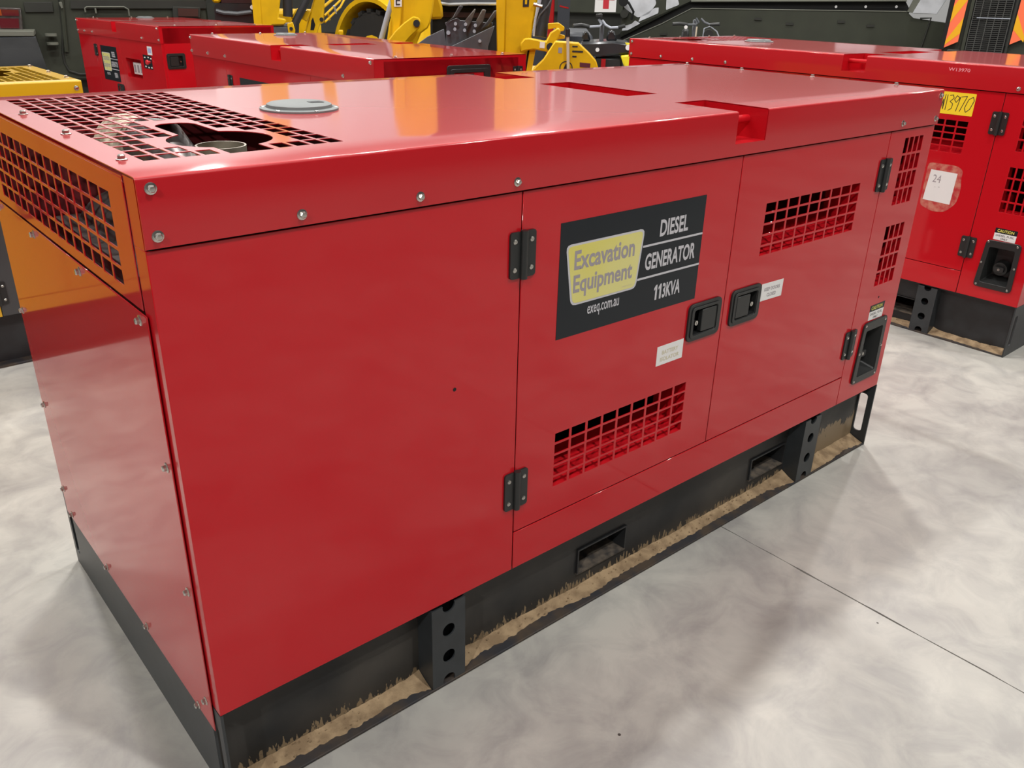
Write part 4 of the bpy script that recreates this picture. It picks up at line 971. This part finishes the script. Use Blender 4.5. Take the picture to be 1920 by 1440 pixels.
# --- yellow implement with slots and round emblem
t, g = bthing('attach', 'breaker_attachment', 'yellow plate implement with three black slots and round triangle emblem, centre back', 'implement')
P('side_plate', t, [(-.215, 1.12), (-.147, 1.186), (-.076, 1.298), (.078, 1.292), (.15, 1.233), (.198, 1.186), (.214, 1.145), (.219, 1.073), (.18, .5), (-.18, .5), (-.22, 1.05)], .0, .14, YELD, .006)
for k in ('s1', 's2', 's3'):
    a, b = g[k]; P('slot', t, rrect(a[0], b[0], b[1] + .001, a[1] + .001, .003), -.002, -.0003, INKB)
em = MB().use(INKB); c0 = [(.004 + .043 * math.cos(2 * PI * k / 28), 1.140 + .043 * math.sin(2 * PI * k / 28)) for k in range(28)]; c1 = [(.004 + .037 * math.cos(2 * PI * k / 28), 1.140 + .037 * math.sin(2 * PI * k / 28)) for k in range(28)]
em.ring(c0, c1, -.002, -.0003); em.prism([(-.022, 1.115), (.030, 1.115), (.004, 1.170)], -.002, -.0003); em.build('round_emblem', t)
P('maroon_plate', t, g['plate'], -.003, -.0003, MAROON); P('small_label', t, [(-.052, 1.231), (-.027, 1.229), (-.026, 1.262), (-.05, 1.263)], -.002, -.0003, GREYT)
o = tube('lever', t, [(.022, -.03, .98), (.018, -.03, 1.15), (.006, -.03, 1.33)], .0095, mat('ivory_lever', (.55, .47, .36), .5), 12); tube('lever_cap', o, [(.006, -.03, 1.3305), (.004, -.03, 1.375)], .015, PLAS, 12)
B('stand', t, -.16, .16, .0, .14, .0, .499, IRON); B('rear_body', t, -.15, .15, .141, .5, .3, 1.05, YELD, .02)
# --- forklift
t, g = bthing('mast', 'forklift', 'dark forklift mast with red frame between the yellow boom and the olive vehicles', 'forklift')
P('mast_channel', t, [(-.026, .1), (.13, .1), (.13, 2.6), (-.026, 2.6)], -.05, .1, mat('mast_grey', (.035, .04, .05), .4)); P('mast_stripe', t, [(-.003, 1.425), (.112, 1.40), (.112, 1.385), (-.003, 1.405)], -.053, -.0505, FORK)
P('red_channel', t, [(-.16, .1), (-.07, .1), (-.07, 2.6), (-.13, 2.6)], -.02, .1, FORK, .01); B('body', t, -.45, .45, .15, 1.6, .3, 1.1, mat('mast_grey', (.035, .04, .05), .4), .05); B('fork_carriage', t, -.5, .5, -.1, -.055, .1, .35, IRON)
for u in (-.62, .46): wheel(t, (u, .5, .26), .26, .15, (1, 0, 0)); wheel(t, (u, 1.4, .26), .26, .15, (1, 0, 0))
# --- quad bikes
def quad(key, label, full):
    t, g = bthing(key, 'quad_bike', label, 'quad bike', 'quad bikes by the olive vehicle')
    zb = 1.24
    L3 = [(u, .0 - .25 * abs(u), z) for u, z in g['barL']]; R3 = [(u, .0 - .25 * abs(u), z) for u, z in g['barR']]
    for pts in (L3, R3):
        bar = tube('handlebar', t, pts, .014, LGREY if full else GREY, 10); e = pts[:3] if pts is L3 else pts[-2:]
        tube('grip', bar, e, .021, PLAS, 10)
    B('steering_stem', t, -.02, .03, .05, .10, .8, 1.30, GREY, .01)
    if full:
        P('instrument_pod', t, g['dash'], -.05, .02, PLAS, .01)
        for nm in ('cap1', 'cap2'): P('screen_panel', t, g[nm], .03, .08, mat('smoked_plastic', (.02, .023, .027), .3, coat=.3), .02)
        P('front_deck', t, [(-.24, 1.03)] + [(-.22, 1.072), (.142, 1.094), (.324, 1.076), (.353, 1.009), (.345, .964), (.002, .925), (-.10, .925)], -.15, .45, mat('smoked_plastic', (.02, .023, .027), .3, coat=.3), .03)
        P('bumper', t, [(-.05, .918), (.25, .918), (.272, .62), (-.06, .62)], -.12, .4, PLAS, .02)
        P('mudguard', t, [(.231, .949), (.357, .962), (.40, .9), (.42, .72), (.36, .72), (.283, .825)], -.2, .1, FENDY, .015)
        P('mudguard', t, [(.27, 1.085), (.34, 1.08), (.37, 1.0), (.36, .97)], -.18, -.155, FENDY, .004)
        P('tail_lens', t, [(.02, .80), (.07, .80), (.07, .905), (.02, .905)], -.14, -.121, FORK); disk('headlight', t, .31, 1.035, -.19, -.181, .03, DOTW, 16); disk('headlight', t, -.03, 1.0, -.17, -.151, .022, DOTW, 14)
    else:
        P('tank', t, [(-.15, .9), (-.143, 1.181), (-.063, 1.19), (-.02, .9)], -.1, .2, PLAS, .02); disk('filler_cap', t, -.10, 1.21, -.05, .03, .022, DOTW, 12)
        tube('wire_hoop', t, [(.12, 0, .95), (.13, 0, 1.2), (.20, 0, 1.225), (.29, 0, 1.17), (.34, 0, 1.08), (.36, 0, .95)], .008, LGREY); disk('lamp', t, .19, 1.13, -.03, .05, .06, PLAS, 20)
        tube('brake_rod', t, [(.03, -.03, .9), (.036, -.03, 1.22)], .01, mat('ivory_lever', (.55, .47, .36), .5)); B('body', t, -.25, .4, .1, .9, .5, .95, OLIVED, .04)
    B('seat', t, -.14, .2, .46 if full else .91, 1.1, .72, .90, PLAS, .04); B('frame', t, -.1, .2, -.1, 1.2, .28, .61 if full else .499, IRON)
    for u in (-.42, .26):
        for y in (-.1, .95): wheel(t, (u, y + .25, .27), .27, .22, (1, 0, 0), 14)
quad('quad1', 'black and yellow quad bike with wide grey handlebars near the red cross sign', True)
quad('quad2', 'quad bike mostly hidden behind the right generator roof, only its thin handlebars showing', False)
# --- ambulance with the cross
t = thing('military_ambulance', 'olive vehicle carrying a white panel with a red cross', 'ambulance', (12.36, 11.36, 0), -.791)
K_ = lambda pts: [(u * 1.161, 1.597 - 1.161 * (1.597 - z)) for u, z in pts]
B('body', t, -.7, 1.0, .0, 3.0, 1.208, 2.4, OLIVE, .02); B('lower_body', t, -.7, 1.0, .15, 3.0, .45, 1.207, OLIVED)
o = P('cross_panel', t, K_([(.088, 1.283), (.438, 1.290), (.438, 1.75), (.088, 1.75)]), -.012, -.001, WHITE)
P('cross_mark', o, K_([(.222, 1.335), (.318, 1.335), (.318, 1.468), (.405, 1.468), (.405, 1.565), (.318, 1.565), (.318, 1.70), (.222, 1.70), (.222, 1.565), (.125, 1.565), (.125, 1.468), (.222, 1.468)]), -.014, -.0122, CROSS)
for y in (.5, 2.4): wheel(t, (-.69, y, .44), .44, .25, (1, 0, 0), rim=OLIVED); wheel(t, (.72, y, .44), .44, .25, (1, 0, 0), rim=OLIVED)
# --- armoured carrier
t, g = bthing('apc', 'armoured_carrier', 'olive armoured carrier with white camouflage patches and a sloping edge', 'military vehicle')
P('hull_side', t, [(-2.6, .5), (-2.45, .80), (-2.297, .848), (-1.593, 1.173), (-1.167, 1.398), (1.793, 1.440), (1.90, 1.36), (2.45, 1.30), (2.45, .4), (-2.5, .4)], .0, .6, OLIVE, .008)
P('dark_ledge', t, [(-2.6, .75), (-2.307, .977), (-1.192, 1.484), (1.767, 1.568), (1.85, 1.45), (1.79, 1.30), (-1.1, 1.30), (-1.5, 1.0), (-2.4, .7)], .10, .58, VOID)
tube('highlight_strip', t, [(-2.3, -.004, .86), (-1.593, -.004, 1.176), (-1.167, -.004, 1.400), (1.79, -.004, 1.442)], .007, OLIVEL)  # pale strip paints the highlight along the hull edge
P('upper_hull', t, [(-2.21, .96), (-2.21, 1.04), (-1.192, 1.500), (1.767, 1.585), (1.9, 1.8), (1.6, 2.6), (-1.1, 2.6), (-1.2, 1.78), (-2.2, 1.7)], .05, 1.95, OLIVE, .01)
tube('roof_gutter', t, [(-1.19, .03, 1.497), (1.77, .03, 1.582)], .014, OLIVEL)
for pl in (rpoly([(-2.19, 1.69), (-2.19, 1.39), (-2.10, 1.33), (-1.965, 1.25), (-1.80, 1.30), (-1.70, 1.45), (-1.80, 1.69)], .03), rpoly([(-2.19, 1.06), (-2.18, 1.12), (-2.05, 1.16), (-2.0, 1.21), (-1.92, 1.17), (-2.1, 1.07)], .01), rpoly([(-1.95, 1.19), (-1.92, 1.27), (-1.72, 1.39), (-1.66, 1.40), (-1.66, 1.32)], .015), rpoly([(-1.55, 1.365), (-1.56, 1.60), (-1.42, 1.60), (-1.36, 1.445)], .02), rpoly([(.9, 1.572), (.95, 1.8), (1.45, 1.8), (1.5, 1.592)], .02), rpoly([(-1.0, 1.52), (-1.1, 1.9), (-.2, 1.9), (-.4, 1.54)], .03)):
    P('camouflage_patch', t, pl, .041, .0495, SNOW)
tube('mirror_stalk', t, [(-2.3, -.05, 1.55), (-2.10, -.06, 1.45), (-2.02, -.05, 1.33), (-2.05, -.02, 1.22)], .018, VOID); disk('mirror', t, -2.18, 1.47, -.09, -.05, .07, VOID, 20); disk('side_lamp', t, -2.16, 1.30, -.05, .04, .06, OLIVED)
for u, z in g['bolts']: disk('rivet', t, u, z - .005, .08, .099, .018, DOTW, 12)
for u, z in ((-1.55, 1.02), (-.2, 1.27), (.25, 1.22), (.95, 1.27), (1.35, 1.23)): B('lifting_lug', t, u - .05, u + .05, -.02, -.001, z, z + .03, OLIVED)
P('white_end_plate', t, [(1.865, 1.425), (2.176, 1.421), (2.44, 2.0), (2.10, 2.0)], -.06, -.03, SNOW, .004); P('end_bracket', t, [(1.80, 1.44), (1.90, 1.42), (2.10, 1.42), (2.30, 1.9), (1.95, 1.9)], -.029, .05, OLIVEL)
tube('corner_rod', t, [(1.98, -.02, 1.36), (2.12, -.02, 1.37), (2.10, -.02, 1.2), (2.06, -.02, .9)], .012, OLIVED)
for k in range(5): wheel(t, (-1.9 + .95 * k, .15, .38), .38, .4, (0, 1, 0), rim=OLIVED); wheel(t, (-1.9 + .95 * k, 1.5, .38), .38, .4, (0, 1, 0), rim=OLIVED)
# --- truck with chevrons
t, g = bthing('truckR', 'military_truck', 'olive truck at top right with orange and yellow chevron boards', 'truck')
B('rear_body', t, -.42, 2.1, .05, 4.5, .62, 2.6, OLIVE, .01); B('chassis', t, -.2, 1.9, .3, 4.3, .4, .619, OLIVED)
def chevron(x0, x1, z0, z1, lean, flip):
    o = MB().use(CHEVO); Q = lambda u, v: (x0 + (x1 - x0) * u + lean * (v - .5), z0 + (z1 - z0) * v)
    o.prism([Q(0, -.03), Q(1, .04), Q(1, 1), Q(0, 1)], -.02, -.01)
    o.use(CHEVY)
    for k in range(4):
        v = .36 * k - .12
        a = [(0, v), (0, v + .17), (1, v + .42), (1, v + .25)] if not flip else [(0, v + .25), (0, v + .42), (1, v + .17), (1, v)]
        a = [(u_, min(1., max(.0, v_))) for u_, v_ in a]
        o.prism([Q(*c_) for c_ in a], -.022, -.0202)
    o = o.build('chevron_board', t); B('board_post', t, x0 - .055, x0 - .005, -.01, .0495, z0 - .05, z1, VOID)
chevron(-.365, -.225, 1.10, 2.15, .02, False); chevron(.335, .475, 1.165, 2.2, .02, True)
B('cage_recess', t, -.19, .31, .02, .0495, .66, 2.3, VOID)
cg = MB()
for k in range(60): cg.box(-.14, .27, -.004, .0, .95 + .022 * k, .956 + .022 * k)
for k in range(6): cg.box(-.14 + .08 * k, -.13 + .08 * k, -.01, -.004, .7, 2.25)
o = cg.build('mesh_guard', t, mat('guard_grey', (.05, .052, .048), .5)); o['kind'] = 'stuff'
B('cage_bar', t, -.09, .27, -.02, -.011, 1.412, 1.422, LGREY); B('cage_post', t, -.185, -.15, -.02, .0195, .7, 2.3, OLIVE); B('cage_post', t, .29, .315, -.02, .0195, .7, 2.3, OLIVED)
B('step_box', t, -.33, -.19, -.12, .0495, 1.0, 1.055, OLIVED, .01)
for y in (.6, 3.4): wheel(t, (-.2, y, .5), .5, .3, (1, 0, 0), rim=OLIVED); wheel(t, (1.6, y, .5), .5, .3, (1, 0, 0), rim=OLIVED)
# ------------------------------------------------------------------ the photographer behind the camera, whose shadow falls across the floor
def person(loc, rz):
    t = thing('person', 'person in dark work shirt holding up a phone with both hands, casting the floor shadow', 'person', loc, rz)
    SKIN = mat('skin', (.42, .24, .17), .5, bump=.2, bscale=120); SHIRT = mat('navy_shirt', (.03, .04, .07), .85, bump=.5, bscale=200); TROU = mat('grey_trousers', (.07, .07, .075), .85, bump=.5, bscale=200); HAIR = mat('brown_hair', (.04, .025, .015), .7, bump=.8, bscale=90)
    def skin(name, pts, edges, m, parent, lv=2):
        me = bpy.data.meshes.new(name); me.from_pydata([p[0] for p in pts], edges, []); me.materials.append(m)
        o = bpy.data.objects.new(name, me); COL.objects.link(o); o.parent = parent
        o.modifiers.new('skin', 'SKIN')
        if not me.skin_vertices:
            bm = bmesh.new(); bm.from_mesh(me); bm.verts.layers.skin.verify(); bm.to_mesh(me); bm.free()
        for i, p in enumerate(pts):
            r = p[1]; r = r if isinstance(r, tuple) else (r, r); me.skin_vertices[0].data[i].radius = r; me.skin_vertices[0].data[i].use_root = (i == 0)
        s = o.modifiers.new('sub', 'SUBSURF'); s.levels = lv; s.render_levels = lv
        return o
    P_ = [((0, 0, .96), (.15, .11)), ((0, 0, 1.12), (.135, .10)), ((0, .01, 1.30), (.165, .115)), ((0, .01, 1.42), (.13, .09)), ((0, 0, 1.50), (.055, .055)), ((0, -.015, 1.56), (.052, .055))]
    E = [(0, 1), (1, 2), (2, 3), (3, 4), (4, 5)]
    for s in (-1, 1):
        b = len(P_)
        P_ += [((s * .17, .01, 1.42), .064), ((s * .215, -.09, 1.34), .054), ((s * .25, -.20, 1.265), .046), ((s * .18, -.275, 1.38), .038), ((s * .115, -.325, 1.485), (.027, .023)), ((s * .098, -.345, 1.545), (.020, .036))]
        E += [(3, b)] + [(b + k, b + k + 1) for k in range(5)]
        b = len(P_)
        P_ += [((s * .095, 0, .86), .095), ((s * .105, -.01, .68), .078), ((s * .11, -.015, .50), .058), ((s * .115, .01, .32), .056), ((s * .12, .03, .10), .038), ((s * .125, -.03, .05), .042), ((s * .135, -.13, .035), .036)]
        E += [(0, b)] + [(b + k, b + k + 1) for k in range(6)]
    body = skin('body', P_, E, SHIRT, t); me = body.data
    dg = bpy.context.evaluated_depsgraph_get(); nm = bpy.data.meshes.new_from_object(body.evaluated_get(dg)); body.modifiers.clear(); body.data = nm
    nm.materials.clear()
    for m in (SHIRT, TROU, SKIN, RUBR): nm.materials.append(m)
    for p in nm.polygons:
        c = p.center; p.use_smooth = True
        p.material_index = 3 if c.z < .10 else 2 if ((c.z > 1.505 and abs(c.y) < .12) or c.y < -.25) else 1 if c.z < .99 else 0
    hd = MB().use(SKIN); prof = [(0, 1.545), (.045, 1.55), (.062, 1.575), (.072, 1.62), (.077, 1.67), (.076, 1.71), (.064, 1.745), (.038, 1.767), (0, 1.775)]
    hd.lathe(prof, n=28); hd.v = [(x, y * 1.22 - .018 - (.012 if z < 1.60 else 0) * (1 if y < 0 else 0), z) for x, y, z in hd.v]
    hd.add([(-.012, -.108, 1.66), (.012, -.108, 1.66), (0, -.112, 1.69), (0, -.135, 1.645), (-.017, -.106, 1.640), (.017, -.106, 1.640), (0, -.108, 1.634)], [(0, 2, 3), (2, 1, 3), (0, 3, 4), (1, 5, 3), (4, 3, 6), (3, 5, 6)])
    head = hd.build('head', body, smooth=60)
    for s in (-1, 1):
        MB().use(WHITE).lathe([(0, -.011), (.008, -.008), (.011, 0), (.008, .008), (0, .011)], (s * .032, -.098, 1.672), 12).use(INKB).cyl((s * .032, -.108, 1.672), (s * .032, -.1100, 1.672), .005, n=10).build('eye', head)
        MB().use(SKIN).lathe([(0, -.03), (.012, -.02), (.016, 0), (.014, .02), (0, .032)], (s * .079, -.01, 1.662), 12).build('ear', head)
    MB().use(mat('lips', (.35, .12, .10), .5)).prism(rpoly([(-.024, 1.606), (.024, 1.606), (.016, 1.594), (-.016, 1.594)], .005), -.118, -.102).build('mouth', head)
    hr = MB().use(HAIR); hr.lathe([(.060, 1.60), (.080, 1.64), (.084, 1.70), (.074, 1.75), (.045, 1.782), (0, 1.790)], n=28); hr.v = [(x, y * 1.22 - .008 + (.03 if z < 1.72 and y < 0 else .0) * (1 if y < -.02 else 0) * 2.2, z) for x, y, z in hr.v]; hr.build('hair', head, smooth=60)
    for s in (-1, 1):
        for k, ln in enumerate((.030, .036, .034, .026)):
            z = 1.578 - .019 * k; x0 = s * .100
            skin('finger', [((x0, -.350, z), .0095), ((x0 - s * .002, -.376, z), .009), ((s * .092, -.388, z - .001), .008), ((s * .090 - s * ln * .8, -.3895, z - .002), .0068)], [(0, 1), (1, 2), (2, 3)], SKIN, body, 1)
        skin('thumb', [((s * .095, -.338, 1.545), .012), ((s * .080, -.330, 1.562), .0105), ((s * .062, -.340, 1.580), .0085)], [(0, 1), (1, 2)], SKIN, body, 1)
    return t
person((-.651, -1.613, 0), 2.426)
ph = thing('phone', 'dark phone held up in both hands behind the viewpoint', 'phone', (-.402 - .656 * .016, -1.326 - .755 * .016, 1.600), 2.426)
MB().prism(rrect(-.078, .078, -.037, .037, .008), .0, .008).build('phone_body', ph, PLAS, bevel=.001)
MB().prism(rrect(-.073, .073, -.033, .033, .006), .008, .0086).build('screen', ph, mat('phone_screen', (.01, .01, .012), .08, coat=1))
